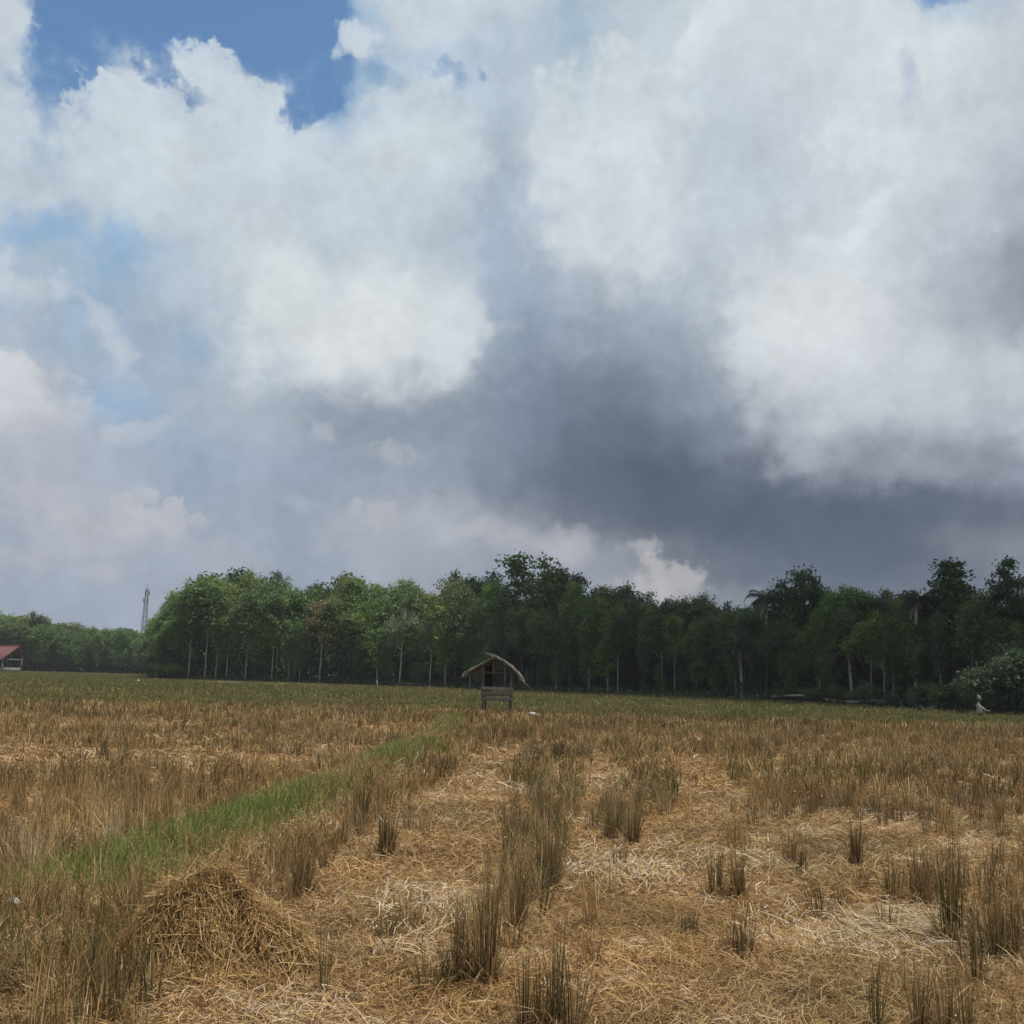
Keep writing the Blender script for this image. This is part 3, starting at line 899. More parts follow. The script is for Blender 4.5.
# loose straw on the ground
def litter(x, y, z, length, w, col, tilt=0.12, az=None, lift=0.012):
    n = len(x)
    if az is None: az = RNG.uniform(0, PI, n)
    t = RNG.normal(0, tilt, n)
    d = np.stack([np.cos(az) * np.cos(t), np.sin(az) * np.cos(t), np.sin(t)], 1) * (length / 2)[:, None]
    s_ = np.stack([-np.sin(az), np.cos(az), RNG.normal(0, 0.5, n)], 1) * (w / 2)[:, None]
    c0 = np.stack([x, y, z + lift + np.abs(d[:, 2])], 1)
    bow = np.stack([-np.sin(az), np.cos(az), np.zeros(n)], 1) * (length * RNG.normal(0, 0.13, n))[:, None] + np.array([0, 0, 1.0]) * (length * RNG.uniform(0, 0.12, n))[:, None]
    v = np.stack([c0 - d - s_, c0 - d + s_, c0 + bow - s_, c0 + bow + s_, c0 + d - s_ * 0.6, c0 + d + s_ * 0.6], 1).reshape(-1, 3)
    kk = np.arange(n)[:, None] * 6
    q = np.stack([kk + np.array([0, 1, 3, 2]), kk + np.array([2, 3, 5, 4])], 1).reshape(-1, 4)
    return v, q, np.repeat(col, 6, axis=0)


lit = BladeSet()
for y0, y1, per, w, lm in ((3.2, 8.0, 4800, 0.0040, 1.0), (8.0, 15.0, 1900, 0.0066, 1.1), (15.0, 34.0, 330, 0.014, 1.5)):
    area = (0.84 * (y1 + y0) + 7.0) * (y1 - y0)
    n = int(area * per)
    y = np.sqrt(RNG.uniform(0, 1, n) * ((y1 + 3) ** 2 - (y0 + 3) ** 2) + (y0 + 3) ** 2) - 3
    x = RNG.uniform(-1, 1, n) * (0.84 * y + 3.5)
    pale = patch(x, y, 1.9, 6)
    b = bund_dist(x, y)
    k = (b > 0.6) | (RNG.uniform(0, 1, n) < 0.25)
    x, y, pale = x[k], y[k], pale[k]; n = len(x)
    c = pick(STRAW, n, [0.24, 0.34, 0.24, 0.12, 0.06], 0.25)
    c = c * (0.72 + 0.42 * pale)[:, None]
    wash = (pale > 0.70) & (RNG.uniform(0, 1, n) < 0.28)
    c = np.where(wash[:, None], pick(np.array([(0.60, 0.50, 0.36), (0.50, 0.41, 0.29)]), n), c)
    c = c * (1 + 0.10 * (patch(x, y, 0.9, 11) - 0.5)[:, None] * np.array([1.5, 0.2, -1.5]))
    lit.add(*litter(x, y, height(x, y), np.minimum(RNG.gamma(2.6, 0.029, n), 0.22) * lm, w * RNG.uniform(0.6, 1.25, n), c, tilt=0.3))
tag(lit.build('loose_straw', M['straw']), 'loose dry straw strewn over the cut lanes', 'straw', kind='stuff')


# ------------------------------------------------------------------ straw heap
def make_heap():
    bs = BladeSet()
    n = 34000
    rx, ry, hz = 0.50, 0.46, 0.46
    a = RNG.uniform(0, 2 * PI, n); r = np.sqrt(RNG.uniform(0, 1, n)) * 1.12

    def top(x, y):
        q = np.hypot(x / rx, y / ry)
        ang = np.arctan2(y, x)
        lump = 1 + 0.20 * np.sin(2 * ang + 0.7) + 0.13 * np.sin(5 * ang + 2)
        xs_ = x / rx + 0.22; dome = np.exp(-1.9 * (np.hypot(np.where(xs_ < 0, xs_ * 1.5, xs_ * 0.8), y / ry) / lump) ** 2.4) - 0.10
        return hz * np.clip(dome, -0.03, 1) * 1.1 + 0.035 * np.sin(x * 13 + 1) * np.cos(y * 11) * np.clip(1.1 - q, 0, 1)
    x = r * np.cos(a) * rx; y = r * np.sin(a) * ry
    z = top(x, y) + RNG.uniform(-0.05, 0.025, n)
    e = 0.01
    gx_ = (top(x + e, y) - top(x - e, y)) / (2 * e); gy_ = (top(x, y + e) - top(x, y - e)) / (2 * e)
    az = RNG.uniform(0, PI, n)
    slope = gx_ * np.cos(az) + gy_ * np.sin(az)
    t = np.arctan(slope) * 0.85 + RNG.normal(0, 0.33, n)
    ln = np.minimum(RNG.gamma(3, 0.05, n), 0.42); w = RNG.uniform(0.0018, 0.0042, n)
    d = np.stack([np.cos(az) * np.cos(t), np.sin(az) * np.cos(t), np.sin(t)], 1) * (ln / 2)[:, None]
    s_ = np.stack([-np.sin(az), np.cos(az), RNG.normal(0, 0.6, n)], 1) * (w / 2)[:, None]
    c0 = np.stack([x, y, z], 1)
    nrm = np.stack([-gx_, -gy_, np.ones(n)], 1); nrm /= np.linalg.norm(nrm, axis=1)[:, None]
    bow = nrm * (ln * RNG.uniform(0.0, 0.12, n))[:, None]
    v = np.stack([c0 - d - s_, c0 - d + s_, c0 + bow - s_, c0 + bow + s_, c0 + d - s_ * 0.5, c0 + d + s_ * 0.5], 1).reshape(-1, 3)
    kk = np.arange(n)[:, None] * 6
    q = np.stack([kk + np.array([0, 1, 3, 2]), kk + np.array([2, 3, 5, 4])], 1).reshape(-1, 4)
    c = pick(STRAW, n, [0.28, 0.32, 0.20, 0.10, 0.10], 0.25) * np.array([1.0, 0.97, 0.90])
    bs.add(v, q, np.repeat(c, 6, axis=0))
    # the packed core
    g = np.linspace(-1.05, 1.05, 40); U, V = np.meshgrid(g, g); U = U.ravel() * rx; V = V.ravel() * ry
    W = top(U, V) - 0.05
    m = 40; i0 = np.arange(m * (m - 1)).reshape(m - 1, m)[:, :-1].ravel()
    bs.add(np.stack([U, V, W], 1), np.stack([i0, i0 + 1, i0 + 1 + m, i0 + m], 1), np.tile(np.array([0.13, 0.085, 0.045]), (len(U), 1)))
    o = bs.build('straw_heap', M['straw'], None, (HEAP.x, HEAP.y, float(height(HEAP.x, HEAP.y))))
    tag(o, 'knee-high rounded heap of golden straw at the near end of the green bank', 'straw heap')


make_heap()


# ------------------------------------------------------------------ single tufts that stand apart in the cut lanes
def tuft(px, py, hpx, wpx, green, label, dark=0.0, dens=1.0, lean=0.09, pale=False, group=None):
    g = ground_at(px, py)
    dist = math.hypot(g.x, g.y)
    h = hpx * dist / F_PX * 1.02; r = wpx / 2 * dist / F_PX * 0.75
    n = int(max(24, min(260, 95 * dens * (r / 0.05))))
    bs = BladeSet()
    a = RNG.uniform(0, 2 * PI, n); rr = np.sqrt(RNG.uniform(0, 1, n)) * r
    x = g.x + rr * np.cos(a); y = g.y + rr * np.sin(a)
    base = np.stack([x - g.x, y - g.y, height(x, y) - float(height(g.x, g.y)) - 0.01], 1)
    isg = RNG.uniform(0, 1, n) < green
    c = np.where(isg[:, None], pick(GREEN, n), pick(STRAW, n, [0.15, 0.30, 0.33, 0.17, 0.05])) * (1 - dark)
    if pale: c = pick(np.array([(0.52, 0.44, 0.28), (0.44, 0.33, 0.18), (0.60, 0.52, 0.36)]), n)
    le = np.abs(RNG.normal(0, lean, n)); le = np.where(RNG.uniform(0, 1, n) < 0.12, RNG.uniform(0.35, 1.0, n), le)
    ww = (0.0040 if dist < 9 else 0.0065) * RNG.uniform(0.6, 1.4, n)
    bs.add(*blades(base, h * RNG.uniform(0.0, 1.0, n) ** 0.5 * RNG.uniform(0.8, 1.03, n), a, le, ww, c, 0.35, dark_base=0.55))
    # dry leaf sheaths splayed at the foot
    m = n
    a = RNG.uniform(0, 2 * PI, m)
    base = np.stack([np.cos(a) * r * 0.7, np.sin(a) * r * 0.7, np.full(m, 0.0)], 1)
    bs.add(*blades(base, h * RNG.uniform(0.1, 0.5, m), a, RNG.uniform(0.3, 1.3, m), np.full(m, 0.0045), pick(STRAW, m, [0.3, 0.2, 0.2, 0.1, 0.2]) * (1 - dark), 0.2))
    o = bs.build('stubble_tuft', M['straw'], None, (g.x, g.y, float(height(g.x, g.y))))
    tag(o, label, 'stubble tuft', group or 'stubble tufts standing apart in the cut lanes')


TUFTS = [
 (386, 856, 46, 20, 0.25, 'lone brown stubble tuft in the cut lane right beside the green bank', 0.15, 1.2),
 (716, 898, 58, 15, 0.22, 'slimmer left stalk bundle of the upright pair in the open straw', 0.1, 1.4),
 (738, 899, 58, 17, 0.12, 'fuller brown right bundle of the upright pair in the open straw', 0.1, 1.4),
 (856, 863, 44, 13, 0.2, 'narrow dark stubble tuft leaning beside the thick belt of stubble', 0.2, 1.3),
 (893, 902, 48, 22, 0.3, 'greenish left tuft of the two just behind the flattened pale straw', 0.05, 1.0),
 (922, 905, 58, 22, 0.1, 'brown right tuft of the two just behind the flattened pale straw', 0.1, 1.1),
 (952, 943, 98, 24, 0.62, 'tall green stubble tuft beside the flattened pale straw', 0.2, 1.1),
 (1004, 955, 62, 34, 0.05, 'dark reddish brown tuft at the right margin of the photo', 0.35, 1.3),
 (976, 986, 78, 12, 0.55, 'thin green tuft in front of the dark reddish tuft', 0.1, 0.9),
 (324, 990, 84, 12, 0.85, 'cluster of thin upright green stalks right of the straw heap', 0.15, 0.55),
 (458, 980, 92, 15, 0.3, 'leftmost dark upright bundle of the row near the middle', 0.22, 1.5),
 (470, 985, 62, 12, 0.3, 'short bundle between two tall ones in the middle row', 0.2, 1.2),
 (487, 984, 118, 20, 0.28, 'tallest stalk bundle of the row near the middle', 0.12, 1.5),
 (517, 930, 62, 14, 0.3, 'dark green-footed bundle behind the tall middle ones', 0.2, 1.3),
 (546, 890, 78, 24, 0.25, 'thick brown tuft ending the standing middle row', 0.12, 1.5),
 (612, 840, 40, 18, 0.4, 'front left greenish tuft of the short second row', 0.05, 1.3),
 (632, 846, 38, 18, 0.3, 'front right brownish tuft of the short second row', 0.1, 1.2),
 (525, 1032, 96, 16, 0.3, 'leftmost bundle of the nearest group at the bottom middle', 0.2, 1.4),
 (541, 1036, 90, 14, 0.3, 'second bundle from the left in the nearest group', 0.2, 1.3),
 (556, 1036, 118, 16, 0.5, 'tallest green-tipped bundle of the nearest group', 0.15, 1.4),
 (572, 1040, 110, 16, 0.4, 'rightmost splayed bundle of the nearest group', 0.2, 1.3),
 (876, 1034, 62, 13, 0.8, 'sparse yellow-green tuft at the bottom edge of the photo', 0.1, 0.7),
 (922, 1038, 72, 18, 0.15, 'dense brown bundle at the bottom edge, left of its two fellows', 0.15, 1.4),
 (946, 1042, 68, 20, 0.1, 'brown bundle between two others at the bottom edge', 0.15, 1.1),
 (968, 1044, 66, 18, 0.25, 'thin brown bundle, right one of three at the bottom edge', 0.1, 0.9),
 (301, 900, 62, 26, 0.05, 'withered grey-brown tuft behind the straw heap', 0.25, 1.2),
 (360, 826, 44, 20, 0.35, 'brown tuft against the green bank, behind the lone tuft', 0.1, 1.2),
 (30, 890, 62, 24, 0.05, 'pale bleached straw tuft splayed at the left edge', 0.0, 0.9),
 (112, 862, 48, 16, 0.0, 'pale straw tuft on the far side of the green grass', 0.0, 0.6),
 (690, 932, 26, 22, 0.25, 'low dark tuft in front of the upright pair', 0.3, 1.2),
 (738, 950, 26, 34, 0.15, 'low ragged clump of grey straw in front of the upright pair', 0.3, 1.0),
 (385, 942, 34, 26, 0.7, 'small splayed green tuft in the cut lane right of the heap', 0.1, 0.7),
 (432, 990, 44, 44, 0.75, 'loose green tuft left of the tall middle bundles', 0.15, 0.5),
 (800, 868, 22, 16, 0.3, 'tiny tuft in the open straw left of the narrow dark tuft', 0.1, 0.8),
]
for t in TUFTS:
    tuft(t[0], t[1], t[2], t[3], t[4], t[5], dark=t[6], dens=t[7], pale='pale' in t[5] and 'behind the flattened' not in t[5] and 'beside the flattened' not in t[5],
         lean=0.3 if ('splayed' in t[5] or 'loose' in t[5] or 'ragged' in t[5]) else 0.08)

# flattened pale straw, right of the middle
fl = BladeSet()
n = 700
gc = ground_at(905, 930)
x = gc.x + RNG.normal(0, 0.34, n); y = gc.y + RNG.normal(0, 0.36, n)
fl.add(*litter(x, y, height(x, y), RNG.uniform(0.08, 0.26, n), RNG.uniform(0.004, 0.0065, n), pick(np.array([(0.58, 0.49, 0.33), (0.46, 0.36, 0.21), (0.62, 0.55, 0.42)]), n),
               tilt=0.22, az=RNG.normal(2.2, 0.35, n), lift=0.03))
for cx_, cy_, m_ in ((425, 915, 420), (610, 872, 380), (660, 868, 160), (545, 790, 160), (830, 925, 160)):
    gc = ground_at(cx_, cy_)
    x = gc.x + RNG.normal(0, 0.3, m_); y = gc.y + RNG.normal(0, 0.5, m_)
    fl.add(*litter(x, y, height(x, y), RNG.uniform(0.06, 0.2, m_), RNG.uniform(0.004, 0.008, m_), pick(np.array([(0.58, 0.49, 0.36), (0.5, 0.40, 0.27), (0.64, 0.57, 0.45)]), m_),
                   tilt=0.3, az=RNG.normal(1.2, 0.5, m_), lift=0.02))
tag(fl.build('flattened_straw', M['straw']), 'bleached flattened straw lying in pale patches', 'straw', kind='stuff')
#@@SCENE

# ------------------------------------------------------------------ trees
def crown_mesh(name, rx, rz, z0, leaves, lobes, size, pal, seed, layered=False, open_=0.0, shell=0.55, lobe_r=(0.30, 0.46), flat=1.0):
    """leaf mass: origin on the ground, crown from z0 to z0 + 2*rz"""
    g = np.random.default_rng(seed)
    L_ = []
    for i in range(lobes):
        for _ in range(50):
            p = g.uniform(-1, 1, 3)
            if np.linalg.norm(p) < 1: break
        p = p / max(np.linalg.norm(p), 1e-3) * g.uniform(0.25, 0.78)
        if layered:
            lev = (i % 8) / 7.0
            rr = (1.0 - 0.80 * lev ** 1.3)
            a = g.uniform(0, 2 * PI)
            rad_ = rr * g.uniform(0.15, 0.75)
            p = np.array([math.cos(a) * rad_, math.sin(a) * rad_, -0.85 + 1.62 * lev])
        L_.append((p, g.uniform(*lobe_r) * ((1.1 - 0.65 * (i % 8) / 7.0) if layered else 1.0)))
    if not layered: L_.append((np.zeros(3), 0.45 if open_ < 0.3 else 0.2))
    wts = np.array([l[1] ** 2 for l in L_]); wts /= wts.sum()
    # clumps of leaves: sprays hanging on twigs
    ncl = leaves // 14
    li = g.choice(len(L_), ncl, p=wts)
    d = g.normal(0, 1, (ncl, 3)); d /= np.linalg.norm(d, axis=1)[:, None]
    d[:, 2] = np.where(g.uniform(0, 1, ncl) < 0.45, np.abs(d[:, 2]), d[:, 2])
    r = np.where(g.uniform(0, 1, ncl) < shell, g.uniform(0.78, 1.08, ncl), g.uniform(0.2, 0.9, ncl))
    c = np.array([L_[i][0] for i in li]) + d * (r * np.array([L_[i][1] for i in li]))[:, None] * np.array([1, 1, 0.42 if layered else 0.85])
    cl = c * np.array([rx, rx, rz]) + np.array([0, 0, z0 + rz])
    clr = g.uniform(0.7, 1.3, ncl)
    cl[:, 2] = z0 + 0.4 + (cl[:, 2] - cl[:, 2].min()) * (2 * rz - 0.4) / (np.percentile(cl[:, 2], 99.3) - cl[:, 2].min())
    idx = np.repeat(np.arange(ncl), 14)
    n = len(idx)
    pos = cl[idx] + g.normal(0, 1, (n, 3)) * size * np.array([0.95, 0.95, 0.55]) * clr[idx][:, None]
    # leaf frames
    ax = g.normal(0, 1, (n, 3)); ax[:, 2] -= 0.35; ax /= np.linalg.norm(ax, axis=1)[:, None]
    nn = g.normal(0, 1, (n, 3)) * 0.75 + np.array([0, 0, 0.8]) + d[idx] * 0.5
    sd = np.cross(ax, nn); sd /= (np.linalg.norm(sd, axis=1)[:, None] + 1e-6)
    ln = size * g.uniform(0.6, 1.25, n); w = ln * g.uniform(0.42, 0.62, n)
    v = np.stack([pos - ax * (ln / 2)[:, None], pos + sd * (w / 2)[:, None], pos + ax * (ln / 2)[:, None], pos - sd * (w / 2)[:, None]], 1).reshape(-1, 3)
    q = np.arange(n * 4).reshape(n, 4)
    pal = np.array(pal)
    ci = g.choice(len(pal), ncl)
    col = pal[ci][idx] * g.uniform(0.75, 1.28, (n, 1)) * g.uniform(0.8, 1.2, ncl)[idx][:, None]
    return mesh_np(name, v, q, np.repeat(col, 4, axis=0), [M['leaf']]), [(l[0] * np.array([rx, rx, rz]) + np.array([0, 0, z0 + rz])) for l in L_]


def trunk_mesh(name, h_fork, h_top, r, targets, seed, mat, lean=0.25):
    g = random.Random(seed)
    mb = MB()
    pts = []
    ox = g.uniform(-lean, lean); oy = g.uniform(-lean, lean)
    k = 7
    for i in range(k):
        t = i / (k - 1)
        pts.append((ox * t * t + g.uniform(-0.05, 0.05) * (i > 0), oy * t * t, -0.1 + (h_top + 0.1) * t))
    r = r * 0.72
    rad = [r * (1.25 if i == 0 else 1 - 0.72 * i / (k - 1)) for i in range(k)]
    mb.tube(pts, rad, 7)
    tg = sorted(targets, key=lambda t: t[2])
    for t in tg[::max(1, len(tg) // 9)]:
        s = min(max((t[2] - 1.6) / h_top, h_fork / h_top), 0.92)
        s0 = Vector((ox * s * s, oy * s * s, h_top * s))
        e = Vector(t)
        if (e - s0).length < 0.3: continue
        mid = s0.lerp(e, 0.5) + Vector((g.uniform(-0.2, 0.2), g.uniform(-0.2, 0.2), -0.15))
        mb.tube([s0, mid, e], [r * 0.42, r * 0.28, r * 0.10], 5)
    return mb.mesh(name, [mat], smooth=True)


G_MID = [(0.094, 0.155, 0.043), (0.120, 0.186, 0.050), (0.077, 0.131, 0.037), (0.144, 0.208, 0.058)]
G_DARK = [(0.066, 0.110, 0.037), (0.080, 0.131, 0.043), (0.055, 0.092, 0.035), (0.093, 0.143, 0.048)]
G_YEL = [(0.151, 0.201, 0.048), (0.188, 0.230, 0.058), (0.122, 0.175, 0.045)]
G_BROWN = [(0.238, 0.179, 0.081), (0.255, 0.201, 0.094), (0.188, 0.164, 0.063), (0.138, 0.164, 0.057)]
G_GREY = [(0.188, 0.223, 0.131), (0.157, 0.193, 0.107), (0.214, 0.238, 0.157), (0.113, 0.164, 0.063)]
G_PALE = [(0.120, 0.164, 0.075), (0.094, 0.142, 0.057), (0.151, 0.193, 0.100)]

# unit trees: 12 m tall (the crown reaches 12), scaled per tree
KIND = {}


def kind(name, **kw):
    trunk_kw = kw.pop('trunk')
    cm, tg = crown_mesh('crown_' + name, **kw)
    KIND[name] = (cm, {m: trunk_mesh('trunk_' + name + m, trunk_kw[0], trunk_kw[1], trunk_kw[2], [tuple(t) for t in tg], kw['seed'], M[m]) for m in ('bark_pale', 'bark_dark')})


for i in range(4):
    kind('grove%d' % i, rx=2.5 + 0.25 * i, rz=3.7 - 0.15 * i, z0=4.5, leaves=7600, lobes=15, size=0.33, pal=G_MID, seed=20 + i, trunk=(3.2, 9.5, 0.13))
for i in range(2):
    kind('bushy%d' % i, rx=2.6, rz=4.9, z0=2.0, leaves=9000, lobes=17, size=0.33, pal=G_MID, seed=40 + i, trunk=(2.0, 9.5, 0.15))
kind('yellow', rx=3.0, rz=3.8, z0=4.3, leaves=8400, lobes=15, size=0.30, pal=G_YEL, seed=50, trunk=(3.4, 9.5, 0.14))
kind('brown', rx=2.4, rz=3.4, z0=4.4, leaves=5200, lobes=12, size=0.30, pal=G_BROWN, seed=51, trunk=(3.4, 9.5, 0.14), open_=0.5)
kind('bare', rx=2.7, rz=4.0, z0=3.8, leaves=3600, lobes=16, size=0.24, pal=G_GREY, seed=52, trunk=(3.0, 10.5, 0.15), open_=0.6)
kind('airy', rx=3.5, rz=3.0, z0=6.0, leaves=4300, lobes=22, size=0.36, pal=G_DARK, seed=53, trunk=(5.0, 10.5, 0.17), open_=0.9, lobe_r=(0.16, 0.27), shell=0.4)
kind('airy2', rx=2.8, rz=2.7, z0=6.6, leaves=4600, lobes=13, size=0.36, pal=G_DARK, seed=54, trunk=(5.0, 10.5, 0.15), open_=0.9, lobe_r=(0.22, 0.34), shell=0.4)
kind('layered', rx=3.3, rz=3.1, z0=5.8, leaves=8000, lobes=48, size=0.34, pal=G_DARK, seed=55, trunk=(3.0, 11.0, 0.17), layered=True, lobe_r=(0.22, 0.34))
kind('slender', rx=1.55, rz=4.6, z0=2.8, leaves=4200, lobes=13, size=0.30, pal=G_PALE, seed=56, trunk=(2.5, 10.5, 0.12))


def tree(x, y, h, kind_name, label, group=None, bark='bark_dark', tint=(1, 1, 1), wide=1.0, name='broadleaf_tree', rz=None):
    cm, tm = KIND[kind_name]
    t = thing(name, (x, y, float(height(np.array(x), np.array(y)))), label, 'tree', group, random.uniform(0, 2 * PI) if rz is None else rz)
    s = h / 12.0
    o = link('trunk', tm[bark], t); o.scale = (s * wide, s * wide, s)
    c = link('crown', cm, t); c.scale = (s * wide, s * wide, s)
    c.color = (*tint, 1)
    return t


# the skyline of the wood, read along the photo: column, top row
TOPS = [(150, 628), (156, 612), (163, 600), (175, 587), (195, 575), (215, 571), (235, 573), (255, 577), (290, 586), (302, 592), (312, 586), (330, 582), (345, 578),
        (360, 584), (375, 582), (390, 584), (405, 580), (420, 588), (432, 592), (445, 578), (456, 575), (466, 582), (476, 578), (490, 577), (505, 590), (520, 594), (545, 594), (555, 588),
        (562, 575), (572, 583), (585, 586), (600, 588), (617, 588), (634, 588), (645, 606), (660, 600), (672, 598), (685, 598), (697, 594), (710, 598),
        (725, 597), (740, 604), (757, 610), (770, 604), (782, 604), (805, 604), (828, 597), (842, 591), (858, 589), (875, 592), (890, 597), (903, 590),
        (915, 590), (926, 588), (940, 590), (960, 592), (980, 598), (1000, 600), (1020, 598), (1060, 585), (1120, 575), (1250, 560), (1600, 540)]
TPX = [t[0] for t in TOPS]; TPY = [t[1] for t in TOPS]


def top_row(px): return float(np.interp(px, TPX, TPY))


G_FRONT = 'trees along the edge of the wood'
G_BACK = 'trees rising behind the edge of the wood'

# trees that stand out: column, extra distance, top row (None: skyline), kind, bark, leaf tint with sun and shade put in, width, label
SPECIAL = [
 (189, 0.0, 588, 'grove0', 'bark_pale', (1, 1, 1), 1.1, 'green tree with a thin grey trunk at the outer corner of the wood'),
 (205, 1.0, 578, 'grove2', 'bark_pale', (1.0, 1.0, 1.0), 1.1, 'green tree with a pale bent trunk, second from the outer corner of the wood'),
 (167, 2.5, 602, 'bushy0', 'bark_dark', (0.95, 1, 1), 0.95, 'low-crowned green tree overhanging the open end of the wood'),
 (215, 9.0, 571, 'airy2', 'bark_dark', (1, 1, 1), 1.5, 'dark broad-topped tree above the outer corner of the wood'),
 (245, 5.0, 574, 'yellow', 'bark_dark', (1.05, 1.05, 1), 1.1, 'yellow-green tree below the palm top that peeks over the wood'),
 (272, 0.0, 592, 'grove1', 'bark_pale', (1, 1, 1), 1.0, 'green tree whose pale trunk forks high, below the palm top'),
 (298, 3.0, 588, 'bushy1', 'bark_dark', (0.8, 0.85, 0.9), 0.9, 'dark green tree just before the reddish brown tree'),
 (320, -1.2, 597, 'brown', 'bark_pale', (1.0, 1, 1), 1.15, 'tree with withered reddish brown leaves on a pale trunk'),
 (345, 4.0, 578, 'yellow', 'bark_dark', (0.95, 1, 1), 1.0, 'light green tree just behind the reddish brown tree'),
 (362, 0.5, 606, 'bushy1', 'bark_dark', (0.85, 1.0, 1.1), 0.9, 'dark bushy tree between the brown and the greyish bare tree'),
 (400, -1.0, 600, 'bare', 'bark_pale', (1.1, 1.05, 1.1), 1.2, 'half-bare greyish tree with thin twigs and little foliage'),
 (430, -0.8, 603, 'bare', 'bark_pale', (0.9, 0.95, 0.9), 1.0, 'second half-bare tree, greener, beside the greyish one'),
 (455, 2.5, 592, 'yellow', 'bark_dark', (1.15, 1.05, 0.9), 1.3, 'yellowish olive tree before the two dark tops'),
 (452, 12.0, 575, 'airy2', 'bark_dark', (0.8, 0.85, 0.9), 0.75, 'small dark round treetop, the outer of the two above the olive tree'),
 (478, 12.0, 574, 'airy2', 'bark_dark', (0.75, 0.8, 0.85), 1.0, 'flat dark treetop beside the tallest open-crowned tree'),
 (533, 6.0, 556, 'airy', 'bark_dark', (1.45, 1.4, 1.2), 1.25, 'tallest open-crowned tree with sky showing through, behind the shelter'),
 (570, 7.0, 572, 'airy2', 'bark_dark', (0.8, 0.85, 0.85), 0.8, 'dark treetop at the foot of the tallest open crown'),
 (620, 6.0, 586, 'airy', 'bark_dark', (0.75, 0.85, 0.8), 0.8, 'dark open-crowned tree beside the bright cloud gap'),
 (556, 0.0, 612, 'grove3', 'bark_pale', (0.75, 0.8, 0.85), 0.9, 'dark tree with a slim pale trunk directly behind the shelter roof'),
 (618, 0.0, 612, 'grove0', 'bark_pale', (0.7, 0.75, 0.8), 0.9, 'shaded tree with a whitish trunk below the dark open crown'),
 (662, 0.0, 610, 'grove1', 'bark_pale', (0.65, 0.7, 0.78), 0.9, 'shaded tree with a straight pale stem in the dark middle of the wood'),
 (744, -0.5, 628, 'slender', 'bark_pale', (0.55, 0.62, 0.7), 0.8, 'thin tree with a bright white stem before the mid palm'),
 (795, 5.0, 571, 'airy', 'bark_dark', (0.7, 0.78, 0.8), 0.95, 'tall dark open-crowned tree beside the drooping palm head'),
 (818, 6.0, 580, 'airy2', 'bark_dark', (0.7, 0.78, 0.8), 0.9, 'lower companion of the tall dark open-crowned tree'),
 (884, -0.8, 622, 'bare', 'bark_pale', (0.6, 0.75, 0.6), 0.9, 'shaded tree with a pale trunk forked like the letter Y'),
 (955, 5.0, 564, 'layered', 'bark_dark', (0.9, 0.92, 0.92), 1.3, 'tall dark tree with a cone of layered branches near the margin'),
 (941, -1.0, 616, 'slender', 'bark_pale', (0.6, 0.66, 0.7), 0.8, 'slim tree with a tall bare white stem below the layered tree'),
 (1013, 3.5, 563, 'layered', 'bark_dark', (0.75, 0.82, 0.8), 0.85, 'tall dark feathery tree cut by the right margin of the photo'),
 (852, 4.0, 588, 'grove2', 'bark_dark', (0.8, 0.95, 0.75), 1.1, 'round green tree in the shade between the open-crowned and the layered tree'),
 (470, 0.0, 616, 'bushy0', 'bark_pale', (0.9, 1, 1), 0.9, 'leafy green tree directly behind the left roof slope of the shelter'),
]
used_px = []
for (px, dd, tr, kn, bark, tint, wd, lab) in SPECIAL:
    D = edge_dist(px) + dd + 0.6
    p = at(px, D)
    tree(p.x, p.y, height_to(px, tr, D), kn, lab, G_FRONT if dd < 3 else G_BACK, bark, tint, wd)
    if dd < 2: used_px.append(px)


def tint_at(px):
    """leaf tint by column: sun on the left, shade on the right put into the colour"""
    t = np.interp(px, [150, 420, 620, 780, 1024], [1.3, 1.28, 1.05, 0.92, 0.92])  # sunlit end tinted brighter, shaded end darker
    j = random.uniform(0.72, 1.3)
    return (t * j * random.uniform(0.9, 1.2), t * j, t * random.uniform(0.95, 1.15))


# front row and second row
px = 158.0
while px < 1260:
    D = edge_dist(px) + random.uniform(0, 1.6)
    if min(abs(px - u) for u in used_px) > 6 and min(abs(px - u) for u in (322, 400, 430)) > 13:
        p = at(px, D)
        tr = top_row(px) + random.uniform(8, 34)
        kn = random.choice(['grove0', 'grove1', 'grove2', 'grove3', 'bushy0', 'bushy1', 'bushy0', 'bushy1', 'slender'])
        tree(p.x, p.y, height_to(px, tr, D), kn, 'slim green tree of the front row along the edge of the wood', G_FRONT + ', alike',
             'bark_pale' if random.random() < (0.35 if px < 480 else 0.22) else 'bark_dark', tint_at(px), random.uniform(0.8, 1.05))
    px += random.uniform(9, 19) * 125 / D
px = 154.0
while px < 1260:
    D = edge_dist(px) + random.uniform(4, 7)
    p = at(px, D)
    tr = top_row(px) + random.choice([-2, 0, 1, 4, 8, 14])
    kn = random.choice(['grove0', 'grove1', 'grove2', 'grove3', 'yellow' if px < 500 else 'grove0'])
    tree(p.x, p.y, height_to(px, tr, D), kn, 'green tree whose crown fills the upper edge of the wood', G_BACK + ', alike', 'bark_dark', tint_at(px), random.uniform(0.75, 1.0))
    px += random.uniform(10, 17) * 125 / D
px = 160.0
while px < 1260:
    D = edge_dist(px) + random.uniform(9, 13)
    p = at(px, D)
    tr = top_row(px) + random.choice([-4, 0, 3, 9])
    kn = random.choice(['grove0', 'grove3', 'airy2', 'airy2', 'grove2'])
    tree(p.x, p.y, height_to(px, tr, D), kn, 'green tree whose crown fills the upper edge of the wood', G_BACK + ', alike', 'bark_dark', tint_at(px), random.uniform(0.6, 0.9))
    px += random.uniform(12, 20) * 125 / D

